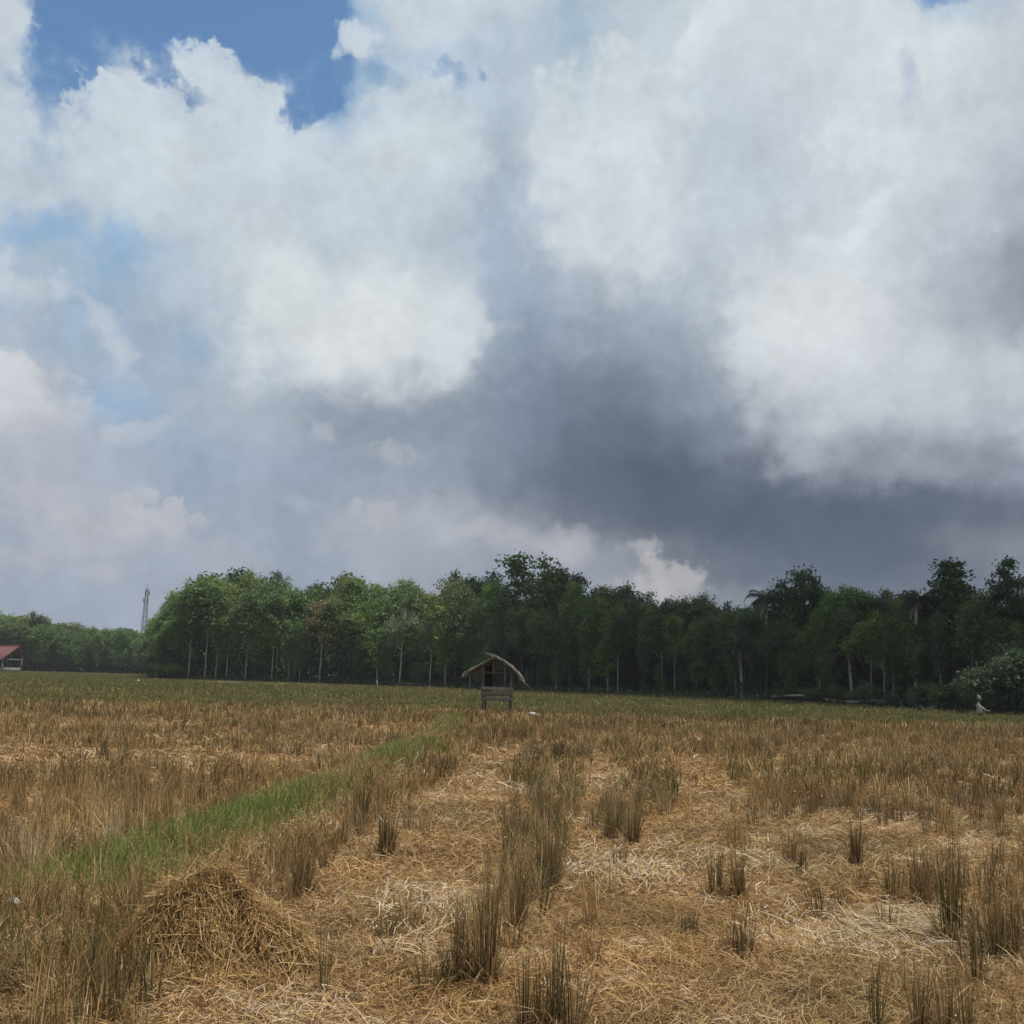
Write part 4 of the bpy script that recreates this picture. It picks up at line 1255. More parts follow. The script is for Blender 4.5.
# young trees growing under the front row
px = 162.0
while px < 1140:
    D = edge_dist(px) + random.uniform(-0.3, 6)
    p = at(px, D)
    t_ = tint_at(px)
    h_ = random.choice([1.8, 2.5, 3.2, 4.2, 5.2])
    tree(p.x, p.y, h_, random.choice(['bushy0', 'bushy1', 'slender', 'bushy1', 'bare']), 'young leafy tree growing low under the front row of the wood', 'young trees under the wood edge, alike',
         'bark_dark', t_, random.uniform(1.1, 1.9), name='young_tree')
    px += random.uniform(8, 26) * 125 / D * (2.6 if px < 430 else 1.2)

# the far line of trees beyond the field's open corner
FT = [(-120, 605), (-40, 610), (0, 614), (15, 614), (20, 616), (35, 617), (48, 621), (60, 622), (80, 626), (95, 627), (110, 629), (125, 626), (135, 631), (150, 629), (190, 626), (260, 622)]
px = -70.0
while px < 215:
    D = 240 + random.uniform(0, 5)
    p = at(px, D)
    tr = float(np.interp(px, [f[0] for f in FT], [f[1] for f in FT])) + random.uniform(2, 12)
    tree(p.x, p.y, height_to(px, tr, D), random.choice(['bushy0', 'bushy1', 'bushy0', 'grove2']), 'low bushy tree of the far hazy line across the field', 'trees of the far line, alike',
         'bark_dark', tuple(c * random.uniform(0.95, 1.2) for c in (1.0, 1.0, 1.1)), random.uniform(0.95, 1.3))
    px += random.uniform(6, 10)
px = -70.0
while px < 215:
    D = 250 + random.uniform(0, 6)
    p = at(px, D)
    tr = float(np.interp(px, [f[0] for f in FT], [f[1] for f in FT])) + random.choice([-1, 0, 1, 3])
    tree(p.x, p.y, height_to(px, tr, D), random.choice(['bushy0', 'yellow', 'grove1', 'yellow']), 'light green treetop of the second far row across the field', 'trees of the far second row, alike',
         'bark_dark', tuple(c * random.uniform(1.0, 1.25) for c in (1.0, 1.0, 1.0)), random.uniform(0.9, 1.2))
    px += random.uniform(7, 11)
pD = 246; p = at(33, pD)
tree(p.x, p.y, height_to(33, 613, pD), 'airy2', 'small dark treetop standing above the far line of trees', None, 'bark_dark', (0.7, 0.7, 0.75), 0.7)


# ------------------------------------------------------------------ palms
def frond(bs, base, az, length, rise, droop, col, leaf_len, w=0.05, n=20):
    """curved rib with leaflets on both sides"""
    dr = np.array([math.cos(az), math.sin(az), 0.0]); up = np.array([0, 0, 1.0]); sd = np.array([-math.sin(az), math.cos(az), 0.0])
    t = np.linspace(0, 1, n)
    P = base + dr * (length * (t - 0.18 * t ** 3))[:, None] + up * (length * (rise * t - droop * t ** 2.2))[:, None]
    V = []; 
    for i in range(n - 1):
        r_ = 0.035 * (1 - 0.7 * t[i]); r2 = 0.035 * (1 - 0.7 * t[i + 1])
        V.append(np.array([P[i] - sd * r_, P[i] + sd * r_, P[i + 1] + sd * r2, P[i + 1] - sd * r2]))
    for i in range(2, n):
        ll = leaf_len * math.sin(min(1.0, 0.25 + t[i] * 0.9) * PI * 0.92) + 0.12 * leaf_len
        fw = (P[i] - P[i - 1]); fw /= np.linalg.norm(fw)
        for s_ in (-1, 1):
            tip = P[i] + sd * s_ * ll * 0.85 + fw * ll * 0.45 - up * ll * RNG.uniform(0.25, 0.6)
            V.append(np.array([P[i] - fw * w, P[i] + fw * w, tip + fw * w * 0.3, tip - fw * w * 0.3]))
    V = np.array(V); m = len(V)
    c = np.array(col) * RNG.uniform(0.75, 1.25, (m, 1))
    bs.add(V.reshape(-1, 3), np.arange(m * 4).reshape(m, 4), np.repeat(c, 4, axis=0))


def palm(px, dist, crown_row, radius, label, fronds=16, trunk=True, col=(0.060, 0.080, 0.034), lean=0.3, up=0.75, tint=(1, 1, 1), dead=2, name='palm_tree', cat='palm'):
    p = at(px, dist)
    t = thing(name, (p.x, p.y, 0), label, cat, 'palms in and before the wood', random.uniform(0, 6))
    h = height_to(px, crown_row, dist) if trunk else 0.35
    if trunk:
        mb = MB()
        pts = [(lean * (k / 6) ** 2, 0, -0.1 + (h + 0.1) * k / 6) for k in range(7)]
        mb.tube(pts, [0.2, 0.15, 0.13, 0.125, 0.12, 0.12, 0.13], 8)
        mb.build('trunk', M['bark_pale'], t, smooth=True)
        base = np.array([lean, 0, h])
    else:
        mb = MB(); mb.tube([(0, 0, -0.1), (0, 0, 0.25), (0, 0, 0.5)], [0.2, 0.22, 0.12], 8)
        mb.build('trunk', M['bark_dark'], t)
        base = np.array([0, 0, h])
    bs = BladeSet()
    for k in range(fronds):
        a = 2 * PI * k * 0.382 + RNG.uniform(-0.2, 0.2)
        e = k / fronds
        frond(bs, base, a, radius * RNG.uniform(0.85, 1.1), up * (1.0 - 1.0 * e) + RNG.uniform(-0.1, 0.1), 0.55 + 0.35 * e, col, radius * 0.26, w=0.045)
    for k in range(dead):
        frond(bs, base, RNG.uniform(0, 6.28), radius * 0.8, -0.15, 0.65, (0.24, 0.20, 0.13), radius * 0.2, w=0.04)
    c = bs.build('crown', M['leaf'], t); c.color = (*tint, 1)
    return t


palm(276, 154, 584, 2.6, 'palm whose fan of fronds peeks over the sunlit end of the wood', fronds=15, dead=0, up=1.25)
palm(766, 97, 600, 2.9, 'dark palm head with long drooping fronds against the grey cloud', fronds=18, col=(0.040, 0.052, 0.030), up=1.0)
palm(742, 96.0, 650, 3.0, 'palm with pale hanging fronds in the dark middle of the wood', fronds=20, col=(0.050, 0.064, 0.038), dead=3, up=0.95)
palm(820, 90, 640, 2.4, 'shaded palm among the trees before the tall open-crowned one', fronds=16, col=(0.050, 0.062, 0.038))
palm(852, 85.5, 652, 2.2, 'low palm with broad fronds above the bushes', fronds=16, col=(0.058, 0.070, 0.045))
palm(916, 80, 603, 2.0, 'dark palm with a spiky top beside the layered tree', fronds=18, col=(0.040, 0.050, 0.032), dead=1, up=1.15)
palm(895, 77.5, 690, 2.1, 'young stemless palm with arching fronds at the edge of the field', fronds=16, trunk=False, col=(0.062, 0.075, 0.045), up=1.0)
palm(842, 84, 690, 1.6, 'small stemless palm low in the undergrowth', fronds=13, trunk=False, col=(0.062, 0.075, 0.045), up=1.0, dead=1)
palm(157, 151, 660, 2.4, 'short palm at the open end of the wood', fronds=15, col=(0.075, 0.09, 0.045), dead=4)


# ------------------------------------------------------------------ shrubs
def shrub_kind(name, rx, rz, leaves, size, pal, seed):
    cm, tg = crown_mesh('foliage_' + name, rx, rz, 0.12, leaves, 11, size, pal, seed)
    mb = MB(); g = random.Random(seed)
    for tt in tg[:8]:
        mb.tube([(g.uniform(-.12, .12), g.uniform(-.12, .12), -0.05), (tt[0] * 0.4, tt[1] * 0.4, tt[2] * 0.6), tuple(tt)], [0.035, 0.025, 0.01], 5)
    KIND[name] = (cm, mb.mesh('stems_' + name, [M['bark_dark']]))


shrub_kind('shrub0', 1.0, 0.8, 2200, 0.17, G_MID, 70)
shrub_kind('shrub1', 1.1, 0.95, 5200, 0.12, G_PALE, 71)
shrub_kind('shrub2', 1.0, 1.3, 5200, 0.12, G_DARK, 72)


def shrub(px, dist, w, h, kn, label, tint=(1, 1, 1), group=None):
    p = at(px, dist)
    t = thing('shrub', (p.x, p.y, 0), label, 'shrub', group, random.uniform(0, 6))
    cm, sm = KIND[kn]
    base = {'shrub0': (1.0, 1.7), 'shrub1': (1.1, 2.0), 'shrub2': (1.0, 2.7)}[kn]
    sc = (w / 2 / base[0], w / 2 / base[0], h / base[1])
    a = link('stems', sm, t); a.scale = sc
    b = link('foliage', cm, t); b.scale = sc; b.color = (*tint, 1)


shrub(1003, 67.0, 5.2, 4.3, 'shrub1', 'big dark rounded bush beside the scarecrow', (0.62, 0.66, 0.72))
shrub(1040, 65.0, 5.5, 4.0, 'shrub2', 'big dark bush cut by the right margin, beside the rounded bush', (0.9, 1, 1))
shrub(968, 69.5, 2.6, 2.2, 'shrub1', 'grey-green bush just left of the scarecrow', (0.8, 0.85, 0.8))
shrub(945, 72, 2.6, 1.7, 'shrub0', 'low bush under the slim tree with a white stem', (0.8, 0.8, 0.85))
shrub(925, 74, 2.2, 1.9, 'shrub1', 'leafy bush beside the young stemless palm', (0.8, 0.85, 0.8))
shrub(862, 81.5, 2.3, 1.9, 'shrub1', 'rounded pale green bush before the low palm', (0.9, 1, 0.95))
shrub(838, 84.5, 2.2, 1.5, 'shrub1', 'yellowish bush in front of the small stemless palm', (1.1, 1.05, 0.8))
shrub(815, 87, 2.4, 1.3, 'shrub0', 'low bush behind the fallen pale branches', (0.9, 0.9, 0.9))
shrub(786, 91, 2.2, 1.1, 'shrub0', 'low dark bush at the outer end of the fallen branches', (0.7, 0.75, 0.8))
shrub(172, 148, 4.2, 2.0, 'shrub0', 'bright green bush at the open corner of the wood', (1.25, 1.35, 1.0))
shrub(160, 149, 3.0, 2.2, 'shrub1', 'yellow-green bush below the short palm', (1.3, 1.3, 0.9))
shrub(186, 149, 2.6, 1.5, 'shrub0', 'dark low bush at the foot of the corner trees', (0.9, 0.9, 0.9))

# everything deeper in the wood, and the low growth under the trees
wood = BladeSet()
g = np.random.default_rng(99)
n = 190000
pxs = g.uniform(150, 1560, n)
dd = g.uniform(12, 48, n)
De = np.interp(pxs, EDGE_PX, EDGE_D) + dd
sx = np.array([at(p, 1.0).x for p in np.linspace(140, 1580, 90)])
X = np.interp(pxs, np.linspace(140, 1580, 90), sx) * De
rows_ = np.interp(pxs, TPX, TPY)
samp = np.linspace(140, 1580, 90)
hz = np.interp(pxs, samp, [horizon(p) for p in samp])
topz = EYE + (hz - rows_ - 8) * De / F_PX
Z = g.uniform(0, 1, n) ** 1.35 * topz * (0.86 + 0.14 * patch(X, De, 0.8, 3))
pos = np.stack([X, De, Z], 1)
ax = g.normal(0, 1, (n, 3)); ax /= np.linalg.norm(ax, axis=1)[:, None]
sd = np.cross(ax, g.normal(0, 1, (n, 3))); sd /= np.linalg.norm(sd, axis=1)[:, None]
ln = g.uniform(0.5, 1.15, n)
v = np.stack([pos - ax * (ln / 2)[:, None], pos + sd * (ln * 0.28)[:, None], pos + ax * (ln / 2)[:, None], pos - sd * (ln * 0.28)[:, None]], 1).reshape(-1, 3)
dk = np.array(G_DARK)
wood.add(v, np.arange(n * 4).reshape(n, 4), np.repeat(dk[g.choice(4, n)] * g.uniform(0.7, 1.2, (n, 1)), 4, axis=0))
# the same behind the far line
n = 26000
pxs = g.uniform(-120, 240, n); De = g.uniform(256, 272, n)
X = np.interp(pxs, np.linspace(-140, 260, 30), [at(p, 1.0).x for p in np.linspace(-140, 260, 30)]) * De
Z = g.uniform(0, 1, n) ** 1.3 * (EYE + (np.interp(pxs, np.linspace(-140, 260, 30), [horizon(p) for p in np.linspace(-140, 260, 30)]) - np.interp(pxs, [f[0] for f in FT], [f[1] for f in FT]) - 4) * De / F_PX)
pos = np.stack([X, De, Z], 1)
ax = g.normal(0, 1, (n, 3)); ax /= np.linalg.norm(ax, axis=1)[:, None]
sd = np.cross(ax, g.normal(0, 1, (n, 3))); sd /= np.linalg.norm(sd, axis=1)[:, None]
ln = g.uniform(0.8, 1.7, n)
v = np.stack([pos - ax * (ln / 2)[:, None], pos + sd * (ln * 0.28)[:, None], pos + ax * (ln / 2)[:, None], pos - sd * (ln * 0.28)[:, None]], 1).reshape(-1, 3)
wood.add(v, np.arange(n * 4).reshape(n, 4), np.repeat(dk[g.choice(4, n)], 4, axis=0))
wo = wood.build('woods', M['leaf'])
tag(wo, 'dense dark foliage deep inside the wood behind the trees', 'woods', kind='stuff')

und = BladeSet()
n = 36000
pxs = g.uniform(148, 1560, n); De = np.interp(pxs, EDGE_PX, EDGE_D) + g.uniform(-1.2, 8, n) ** 1.0
X = np.interp(pxs, np.linspace(140, 1580, 90), sx) * De
hm = np.interp(pxs, [150, 400, 700, 780, 860, 1000], [0.7, 0.8, 0.7, 1.2, 1.6, 1.4]) * (0.4 + patch(X, De, 0.9, 6))
Z = g.uniform(0, 1, n) * hm
pos = np.stack([X, De, Z], 1)
ax = g.normal(0, 1, (n, 3)); ax[:, 2] += 0.6; ax /= np.linalg.norm(ax, axis=1)[:, None]
sd = np.cross(ax, g.normal(0, 1, (n, 3))); sd /= np.linalg.norm(sd, axis=1)[:, None]
ln = g.uniform(0.18, 0.5, n)
v = np.stack([pos - ax * (ln / 2)[:, None], pos + sd * (ln * 0.2)[:, None], pos + ax * (ln / 2)[:, None], pos - sd * (ln * 0.2)[:, None]], 1).reshape(-1, 3)
pl = np.array(G_MID + G_PALE + [(0.10, 0.075, 0.045), (0.07, 0.055, 0.04)])
und.add(v, np.arange(n * 4).reshape(n, 4), np.repeat(pl[g.choice(len(pl), n)] * g.uniform(0.6, 1.1, (n, 1)), 4, axis=0))
tag(und.build('undergrowth', M['leaf']), 'tangled low growth at the foot of the wood', 'undergrowth', kind='stuff')


# ------------------------------------------------------------------ field shelter
def shelter():
    D = 46.0
    p = at(497, D)
    t = thing('field_shelter', (p.x, p.y, float(height(np.array(p.x), np.array(p.y)))), 'small weathered open shelter on stilts with a peaked thatch roof in the field', 'shelter', None, math.radians(-3))
    HW, DP = 0.62, 1.5
    tops = {(-1, 0): 1.98, (1, 0): 1.86, (-1, 1): 1.9, (1, 1): 1.85}
    for (sx_, sy_), h in tops.items():
        mb = MB()
        x = sx_ * HW; y = sy_ * DP
        mb.tube([(x - 0.06 * sx_ - 0.03, y, -0.12), (x, y, h * 0.5), (x + 0.05, y, h)], [0.048, 0.045, 0.04], 7)
        mb.build('post', M['wood'], t, smooth=True)
    mb = MB()
    for k in range(9):
        mb.box((0, 0.05 + k * 0.17, 0.66 + random.uniform(-.006, .006)), (2 * HW + 0.1, 0.155, 0.028), col=[random.uniform(0.8, 1.1)] * 3)
    mb.build('floor', M['wood'], t)
    for z, hh_, rot, c in ((1.09, 0.155, 0.005, 1.55), (0.885, 0.20, -0.02, 1.05), (0.64, 0.15, 0.02, 1.15)):
        mb = MB(); mb.box((0.015, -0.085, z), (2 * HW + 0.16, 0.028, hh_), Matrix.Rotation(rot, 3, 'Y'), [c] * 3, 0.012)
        mb.build('rail_board', M['wood'], t)
    for y in (0.0, DP):
        mb = MB(); mb.tube([(-HW - 0.22, y + 0.07, 1.80), (HW + 0.1, y + 0.07, 1.775)], [0.035, 0.03], 6)
        mb.build('cross_beam', M['wood'], t, smooth=True)
        mb = MB(); mb.tube([(-0.17, y + 0.06, 1.79), (-0.185, y + 0.06, 2.48)], [0.035, 0.03], 6, col=(1.3, 1.3, 1.25))
        mb.build('king_post', M['wood'], t, smooth=True)
    mb = MB(); mb.tube([(-0.18, -0.45, 2.43), (-0.19, DP + 0.4, 2.45)], [0.045, 0.04], 6, col=(1.2, 1.2, 1.2))
    mb.build('ridge_pole', M['wood'], t, smooth=True)
    # two thatch slopes, each a thick ragged mat
    for side in (-1, 1):
        if side < 0:
            prof = [(-0.16, 2.47), (-0.52, 2.28), (-0.90, 2.06), (-1.22, 1.88), (-1.46, 1.74)]
        else:
            prof = [(-0.52, 2.64), (-0.15, 2.55), (0.28, 2.34), (0.66, 2.07), (0.90, 1.86), (1.08, 1.60)]
        ny = 15
        bs = MB()
        th = 0.04
        ys = np.linspace(-0.42, DP + 0.4, ny)
        V = []
        for j, y in enumerate(ys):
            for i, (x, z) in enumerate(prof):
                e = 1.0 if i == len(prof) - 1 else 0.3
                V.append((x + side * random.uniform(-0.07, 0.07) * e, y + (random.uniform(-0.05, 0.05) if j in (0, ny - 1) else 0), z + random.uniform(-0.035, 0.03)))
        V = np.array(V); m = len(prof); W = V - np.array([0, 0, th])
        A = np.concatenate([V, W]); o_ = len(V); q = []
        for j in range(ny - 1):
            for i in range(m - 1):
                a = j * m + i
                q.append((a, a + 1, a + m + 1, a + m)); q.append((a + o_, a + m + o_, a + m + 1 + o_, a + 1 + o_))
            a = j * m; q.append((a, a + m, a + m + o_, a + o_)); a = j * m + m - 1; q.append((a, a + o_, a + m + o_, a + m))
        for i in range(m - 1):
            q.append((i, i + o_, i + 1 + o_, i + 1)); a = (ny - 1) * m + i; q.append((a, a + 1, a + 1 + o_, a + o_))
        bs.add(A, q, None, (1, 1, 1))
        # loose thatch strands along the slope and at the eave
        for k in range(520):
            y = random.uniform(-0.47, DP + 0.45); s0 = random.uniform(0, 0.9)
            xs_ = [pp[0] for pp in prof]; zs_ = [pp[1] for pp in prof]; f = np.linspace(0, 1, m)
            l_ = random.uniform(0.15, 0.4)
            s1 = min(s0 + l_ / 1.6, 1.08)
            def P_(s):
                x = np.interp(min(s, 1), f, xs_); z = np.interp(min(s, 1), f, zs_)
                if s > 1: x += side * (s - 1) * 1.2; z -= (s - 1) * 1.6
                return x, z
            x0, z0 = P_(s0); x1, z1 = P_(s1)
            lift = random.choice([0.004, 0.02, -th - 0.01])
            dy = random.uniform(-0.06, 0.06); w = random.uniform(0.006, 0.02)
            sh = random.uniform(0.55, 1.45)
            bs.add([(x0, y, z0 + lift), (x0, y + w, z0 + lift), (x1, y + w + dy, z1 + lift + random.uniform(-0.09, 0.02)), (x1, y + dy, z1 + lift - random.uniform(0, 0.05))], [(0, 1, 2, 3)], None, (sh, sh, sh * 0.95))
        for k in range(60):
            y = random.uniform(-0.45, DP + 0.4); x, z = prof[-1]
            l_ = random.uniform(0.08, 0.3)
            bs.add([(x, y, z - 0.02), (x, y + 0.02, z - 0.02), (x + side * l_ * 0.4, y + 0.02, z - l_), (x + side * l_ * 0.4, y, z - l_)], [(0, 1, 2, 3)], None, (0.9, 0.85, 0.8))
        for k in range(140):                                    # fringe hanging from the gable edge
            f_ = random.uniform(0, 1); y = random.uniform(-0.46, -0.30)
            x = float(np.interp(f_, np.linspace(0, 1, m), [pp[0] for pp in prof])); z = float(np.interp(f_, np.linspace(0, 1, m), [pp[1] for pp in prof]))
            l_ = random.uniform(0.04, 0.12) + (0.16 * random.random() if f_ > 0.75 else 0); w = random.uniform(0.01, 0.03); sh = random.uniform(0.5, 1.5)
            dx = side * random.uniform(-0.02, 0.1)
            bs.add([(x, y, z + 0.02), (x + w, y, z + 0.02), (x + w * 0.6 + dx, y - 0.03, z - l_), (x + dx, y - 0.03, z - l_)], [(0, 1, 2, 3)], None, (sh, sh, sh))
        bs.build('thatch_slope', M['thatch'], t)
    for side, e in ((-1, (-1.36, 1.72)), (1, (1.0, 1.68))):
        for y in (0.0, DP):
            mb = MB(); mb.tube([(-0.18, y, 2.40), (e[0], y, e[1] - 0.06)], [0.03, 0.022], 6)
            mb.build('rafter', M['wood'], t, smooth=True)
    mb = MB(); mb.tube([(-0.62, -0.05, 2.14), (-0.71, -0.06, 1.72)], [0.022, 0.016], 5, col=(1.4, 1.35, 1.25))
    mb.build('brace', M['wood'], t, smooth=True)
    mb = MB(); mb.tube([(1.02, -0.1, 1.62), (1.36, -0.12, 1.26), (1.62, -0.14, 1.02)], [0.02, 0.016, 0.012], 5, col=(0.9, 0.9, 0.9))
    mb.build('broken_rafter', M['wood'], t, smooth=True)
    # maroon cloth hung inside
    nx, nz_ = 14, 10
    V = []
    for j in range(nz_):
        for i in range(nx):
            u = i / (nx - 1); w_ = j / (nz_ - 1)
            V.append((-0.60 + 0.36 * u, DP - 0.16 + 0.035 * math.sin(u * 17) * (0.4 + w_), 2.08 + 0.10 * u - 1.34 * w_ + 0.03 * math.sin(u * 9)))
    V = np.array(V); B = V + np.array([0, 0.012, 0]); o_ = len(V); q = []
    for j in range(nz_ - 1):
        for i in range(nx - 1):
            a = j * nx + i
            q.append((a, a + 1, a + nx + 1, a + nx)); q.append((a + o_, a + nx + o_, a + nx + 1 + o_, a + 1 + o_))
    cl = link('hanging_cloth', mesh_np('hanging_cloth', np.concatenate([V, B]), np.array(q), None, [M['cloth']], True), None, t.location)
    tag(cl, 'dark maroon cloth hanging inside the thatched field shelter', 'cloth')


shelter()

# ------------------------------------------------------------------ scarecrow
def scarecrow():
    p = at(978.5, 60.0)
    t = thing('scarecrow', (p.x, p.y, 0), 'pale ragged scarecrow with a bag head before the dark bush', 'scarecrow')
    mb = MB(); mb.tube([(0, 0, -0.2), (0.03, 0, 0.7), (0.0, 0, 1.18)], [0.03, 0.028, 0.022], 7, col=(0.8, 0.7, 0.6))
    mb.build('pole', M['wood'], t, smooth=True)
    mb = MB(); mb.tube([(-0.12, 0.02, 0.50), (0.25, 0, 0.42), (0.60, -0.02, 0.36)], [0.022, 0.024, 0.018], 6, col=(2.2, 2.1, 2.0))
    mb.build('arm_stick', M['wood'], t, smooth=True)
    # torn shirt: a loose draped shell hanging unevenly from the stick
    prof = [(0.80, 0.05), (0.74, 0.105), (0.64, 0.13), (0.52, 0.14), (0.42, 0.16), (0.30, 0.17)]
    ns = 22; V = []
    gr = random.Random(3)
    for j, (z, r) in enumerate(prof):
        for k in range(ns):
            a = 2 * PI * k / ns
            rr = r * (1 + 0.20 * math.sin(5 * a + z * 4) * (1.1 - z) + gr.uniform(-0.08, 0.08))
            hem = gr.uniform(-0.13, 0.06) if j == len(prof) - 1 else 0
            V.append((-0.06 + rr * math.cos(a) + (0.8 - z) * 0.16, rr * 0.6 * math.sin(a), z + 0.03 * math.sin(3 * a) + hem))
    q = []; V = np.array(V); cs = np.array([[gr.uniform(0.55, 1.15)] * 3 for _ in V])
    for j in range(len(prof) - 1):
        for k in range(ns):
            q.append((j * ns + k, j * ns + (k + 1) % ns, (j + 1) * ns + (k + 1) % ns, (j + 1) * ns + k))
    mb = MB(); mb.add(V, q, None, cs)
    mb.tube([(0.04, 0, 0.60), (0.17, 0.01, 0.50), (0.27, 0, 0.44), (0.33, 0.01, 0.34)], [0.07, 0.085, 0.07, 0.04], 10, col=(0.95, 0.95, 1.0))
    mb.build('shirt', M['white'], t, smooth=True)
    # head: a knotted rag bag on the pole, with torn tails
    mb = MB(); mb.tube([(0.01, 0, 0.99), (0.0, 0, 1.04), (0.0, 0, 1.11), (0.01, 0.0, 1.18), (-0.02, 0, 1.23)], [0.035, 0.07, 0.085, 0.065, 0.02], 10, col=(0.95, 0.92, 0.86))
    mb.tube([(0.03, 0, 1.10), (0.12, 0, 1.06), (0.19, 0, 0.98)], [0.035, 0.03, 0.012], 6, col=(0.8, 0.8, 0.78))
    mb.tube([(-0.03, 0, 1.18), (-0.08, 0, 1.24), (-0.10, 0, 1.30)], [0.03, 0.025, 0.01], 6, col=(1.0, 1.0, 0.95))
    mb.build('head', M['white'], t, smooth=True)
    mb = MB()
    for k in range(26):
        a = random.uniform(0, 2 * PI); r = random.uniform(0.05, 0.16)
        mb.tube([(0.04 + r * math.cos(a), r * 0.7 * math.sin(a), 0.42), (0.05 + r * 1.3 * math.cos(a), r * math.sin(a), random.uniform(0.0, 0.15))], [0.008, 0.005], 4, col=(0.8, 0.6, 0.42))
    mb.build('straw_skirt', M['thatch'], t)


scarecrow()

# ------------------------------------------------------------------ red-roofed shed
def shed():
    D = 206.0
    p = at(4.5, D)
    t = thing('red_roofed_shed', (p.x, p.y, 0), 'open shed with red sheet roof and pale posts at the far field edge', 'shed', None, math.radians(-28))
    L_, W_ = 9.0, 4.4                                     # along local x, across local y
    xr = 2.2
    ridge, eave, back = 5.25, 2.55, 3.6
    ov = 0.55
    yr = 0.85
    mb = MB()
    th = 0.09
    def slab(a, b, c, d):
        V = [a, b, c, d] + [(x, y, z - th) for x, y, z in (a, b, c, d)]
        mb.add(V, [(0, 1, 2, 3), (7, 6, 5, 4), (0, 4, 5, 1), (1, 5, 6, 2), (2, 6, 7, 3), (3, 7, 4, 0)])
    slab((xr - L_ - ov, -W_ / 2 - 0.5, eave), (xr + ov, -W_ / 2 - 0.5, eave), (xr + ov, yr, ridge), (xr - L_ - ov, yr, ridge))
    mb.build('front_roof_slope', M['roof_red'], t)
    mb = MB()
    slab((xr - L_ - ov, yr, ridge), (xr + ov, yr, ridge), (xr + ov, W_ / 2 + 0.3, back), (xr - L_ - ov, W_ / 2 + 0.3, back))
    mb.build('rear_roof_slope', M['roof_red'], t)
    mb = MB(); mb.tube([(xr - L_ - ov, yr, ridge + 0.05), (xr + ov, yr, ridge + 0.05)], [0.1, 0.1], 8)
    mb.build('ridge_cap', M['roof_red'], t)
    for x in (xr, xr - 4.5, xr - 9.0):
        for y, h in ((-W_ / 2 + 0.1, eave + 0.18), (W_ / 2 - 0.1, back + 0.1)):
            mb = MB(); mb.box((x, y, h / 2), (0.22, 0.22, h)); mb.build('post', M['concrete'], t)
    mb = MB(); mb.box((xr, 0, 2.55), (0.16, W_ - 0.55, 0.22)); mb.build('tie_beam', M['wood'], t)
    for (c, s_) in (((xr - L_ / 2, -W_ / 2 + 0.1, 0.5), (L_ - 0.34, 0.18, 1.0)), ((xr, 0, 0.5), (0.18, W_ - 0.54, 1.0)), ((xr - L_ / 2, W_ / 2 - 0.1, 0.5), (L_ - 0.34, 0.18, 1.0))):
        mb = MB(); mb.box(c, s_); mb.build('low_wall', M['concrete'], t)


shed()

# ------------------------------------------------------------------ lattice tower
def tower():
    D = 420.0
    p = at(140.8, D)
    H = height_to(146, 589, D)
    t = thing('lattice_tower', (p.x, p.y, 0), 'slender steel lattice mast with antennas far behind the trees', 'tower')
    b0, b1 = 1.35, 0.42
    levels = 18
    def cor(k, c):
        f = k / levels; hw = b0 * (1 - f) + b1 * f
        sx_, sy_ = ((-1, -1), (1, -1), (1, 1), (-1, 1))[c]
        return (sx_ * hw, sy_ * hw, H * f)
    for c in range(4):
        mb = MB(); mb.tube([cor(0, c), cor(levels, c)], [0.08, 0.065], 6); mb.build('leg', M['steel'], t)
    mb = MB()
    for k in range(levels):
        for c in range(4):
            c2 = (c + 1) % 4
            col = (1.5, 0.6, 0.55) if (k // 3) % 2 else (1.2, 1.2, 1.25)
            mb.tube([cor(k, c), cor(k + 1, c2)], [0.036, 0.036], 4, col=col)
            mb.tube([cor(k, c2), cor(k + 1, c)], [0.036, 0.036], 4, col=col)
            mb.tube([cor(k + 1, c), cor(k + 1, c2)], [0.036, 0.036], 4, col=col)
    mb.build('bracing', M['steel'], t)
    for a, z in ((0.3, 0.95), (2.4, 0.95), (4.5, 0.95), (1.2, 0.86), (3.6, 0.86)):
        mb = MB(); mb.box((1.0 * math.cos(a), 1.0 * math.sin(a), H * z), (0.3, 0.2, 1.9), Matrix.Rotation(a, 3, 'Z'), (0.9, 0.9, 0.9)); mb.build('panel_antenna', M['steel'], t)
    mb = MB(); mb.tube([(0, 0, H), (0, 0, H + 2.2)], [0.1, 0.05], 5); mb.build('spire', M['steel'], t)


tower()

# ------------------------------------------------------------------ small things in the field
def crumpled(name, px, py, size, label, cat, mat, dist=None):
    p = ground_at(px, py) if dist is None else at(px, dist)
    mb = MB(); g = random.Random(px)
    n1, n2 = 7, 10; V = []
    for j in range(n1):
        for k in range(n2):
            th = PI * j / (n1 - 1); ph = 2 * PI * k / n2
            r = 1 + g.uniform(-0.28, 0.28)
            V.append((size[0] / 2 * r * math.sin(th) * math.cos(ph), size[1] / 2 * r * math.sin(th) * math.sin(ph), size[2] / 2 * (1 + r * math.cos(th))))
    q = [(j * n2 + k, j * n2 + (k + 1) % n2, (j + 1) * n2 + (k + 1) % n2, (j + 1) * n2 + k) for j in range(n1 - 1) for k in range(n2)]
    mb.add(V, q, None, (1.25, 1.25, 1.2))
    o = mb.build(name, mat, None, (p.x, p.y, float(height(np.array(p.x), np.array(p.y))) + 0.04))
    o.rotation_euler = (0, 0.25, 0.2)
    tag(o, label, cat)


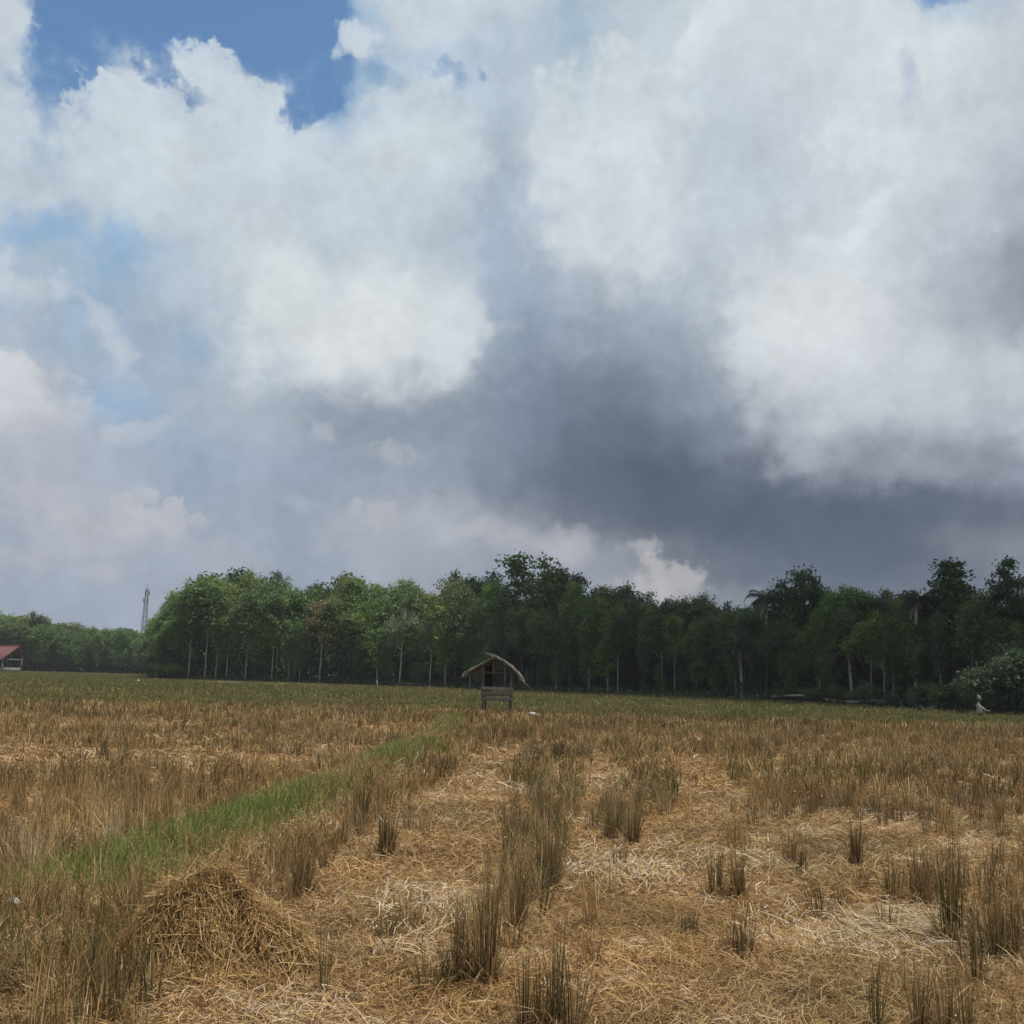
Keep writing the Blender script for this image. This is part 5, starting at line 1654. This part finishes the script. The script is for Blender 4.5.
crumpled('white_bag', 536, 718, (0.5, 0.24, 0.17), 'crumpled white bag on the grass just right of the shelter', 'bag', M['white'], 41.5)
crumpled('white_scrap', 139, 683, (0.35, 0.25, 0.28), 'small white scrap lying on the far green part of the field', 'scrap', M['white'], 112)
crumpled('pale_stone', 8, 955, (0.085, 0.07, 0.04), 'pale flat stone in the grass at the left edge', 'stone', M['log'])


def logs(name, px0, px1, dist0, dist1, r, h, label, cat):
    a, b = at(px0, dist0), at(px1, dist1)
    mb = MB(); d = b - a
    pts = [a + d * t_ + Vector((0, 0, h + 0.12 * math.sin(t_ * 5 + px0))) - a for t_ in (0, 0.25, 0.5, 0.75, 1)]
    mb.tube(pts, [r, r * 0.95, r * 0.85, r * 0.7, r * 0.4], 7)
    for k in (1, 2, 3):
        q0 = Vector(pts[k]); mb.tube([q0, q0 + Vector((random.uniform(-.5, .5), random.uniform(-.3, .3), random.uniform(0.15, 0.5)))], [r * 0.4, r * 0.15], 5)
    o = mb.build(name, M['log'], None, a, smooth=True)
    tag(o, label, cat)


logs('fallen_branch', 772, 830, 92, 86, 0.10, 0.55, 'long bleached branch lying low before the wood, nearest the mid palms', 'branch')
logs('fallen_branch', 826, 882, 85.5, 80, 0.10, 0.42, 'bleached branch lying low in front of the rounded pale bush', 'branch')
logs('fallen_log', 920, 936, 74.5, 73, 0.11, 0.22, 'short pale log at the edge of the field below the slim white stem', 'log')
logs('fallen_branch', 395, 436, 133, 130, 0.12, 0.35, 'pale fallen branch at the foot of the half-bare trees', 'branch')
p = at(378, 128)
mb = MB(); mb.tube([(0, 0, -0.1), (-0.03, 0, 0.4), (-0.08, 0, 0.75)], [0.06, 0.055, 0.05], 7, col=(1.3, 1.3, 1.3))
tag(mb.build('white_post', M['white'], None, p, smooth=True), 'short white post standing before the wood near the half-bare trees', 'post')
# low bank of bare earth before the wood
mb = MB(); V = []; q = []
a, b = at(196, 128), at(335, 122)
for k in range(30):
    c = a.lerp(b, k / 29); w = random.uniform(0.35, 0.6); h = random.uniform(0.10, 0.24)
    V += [(c.x, c.y - w, -0.02), (c.x, c.y - w * 0.3, h), (c.x, c.y + w * 0.3, h), (c.x, c.y + w, -0.02)]
for k in range(29):
    for i in range(3): q.append((4 * k + i, 4 * k + 4 + i, 4 * k + 5 + i, 4 * k + 1 + i))
mb.add(V, q)
tag(mb.build('earth_bank', rough_mat('dry_earth', (0.13, 0.11, 0.065), (0.24, 0.20, 0.135), (2, 2, 2))), 'low pale earth bank along the sunlit part of the wood', 'bank', kind='structure')

# ------------------------------------------------------------------ unseen cloud added to shade the wood, high on the right towards the sun
def shade_cloud():
    H_ = 480.0
    off = Vector((math.sin(SUN_AZ), math.cos(SUN_AZ), 0)) * (H_ / math.tan(SUN_EL))
    c = Vector((85, 124, H_)) + off
    g = np.random.default_rng(5)
    n1, n2 = 48, 96
    th = np.linspace(0, PI, n1)[:, None]; ph = np.linspace(0, 2 * PI, n2, endpoint=False)[None, :]
    d = np.stack([np.sin(th) * np.cos(ph), np.sin(th) * np.sin(ph), np.cos(th) + 0 * ph], -1)
    r = np.ones((n1, n2))
    for k in range(70):
        v = g.normal(0, 1, 3); v /= np.linalg.norm(v)
        s_ = g.uniform(0.18, 0.5)
        r += g.uniform(0.03, 0.11) * np.exp(-(1 - d @ v) / (s_ * s_ * 0.5))
    P_ = d * (r / r.mean())[..., None] * np.array([104, 80, 34])
    P_[..., 2] = np.where(P_[..., 2] < 0, P_[..., 2] * 0.45, P_[..., 2])
    V = P_.reshape(-1, 3)
    q = [(j * n2 + k, j * n2 + (k + 1) % n2, (j + 1) * n2 + (k + 1) % n2, (j + 1) * n2 + k) for j in range(n1 - 1) for k in range(n2)]
    m, nt = new_mat('shade_cloud_shell')
    o_ = N(nt, 'ShaderNodeOutputMaterial'); a_ = N(nt, 'ShaderNodeBsdfDiffuse'); b_ = N(nt, 'ShaderNodeBsdfTranslucent')
    a_.inputs[0].default_value = (0.85, 0.86, 0.88, 1); b_.inputs[0].default_value = (0.85, 0.86, 0.88, 1)
    x_ = N(nt, 'ShaderNodeMixShader'); x_.inputs[0].default_value = 0.4
    nt.links.new(a_.outputs[0], x_.inputs[1]); nt.links.new(b_.outputs[0], x_.inputs[2]); nt.links.new(x_.outputs[0], o_.inputs[0])
    o = link('cloud', mesh_np('cloud', V, np.array(q), None, [m], True), None, c)  # added out of view, sized to shade the wood
    o.rotation_euler = (0, 0, math.atan2(-0.77, 0.64))
    tag(o, 'unseen cloud mesh added overhead to shade the wood', 'cloud', kind='structure')


shade_cloud()

# ------------------------------------------------------------------ air
mb = MB(); mb.box((0, 9, 24.5), (3640, 3640, 51))
hm_, nt = new_mat('damp_air')
o_ = N(nt, 'ShaderNodeOutputMaterial'); v_ = N(nt, 'ShaderNodeVolumePrincipled')
v_.inputs['Color'].default_value = (0.86, 0.91, 0.97, 1); v_.inputs['Density'].default_value = 0.00023
v_.inputs['Anisotropy'].default_value = 0.0
nt.links.new(v_.outputs[0], o_.inputs['Volume'])
tag(mb.build('haze', hm_), 'thin damp air over the field', 'haze', kind='stuff')
#@@END
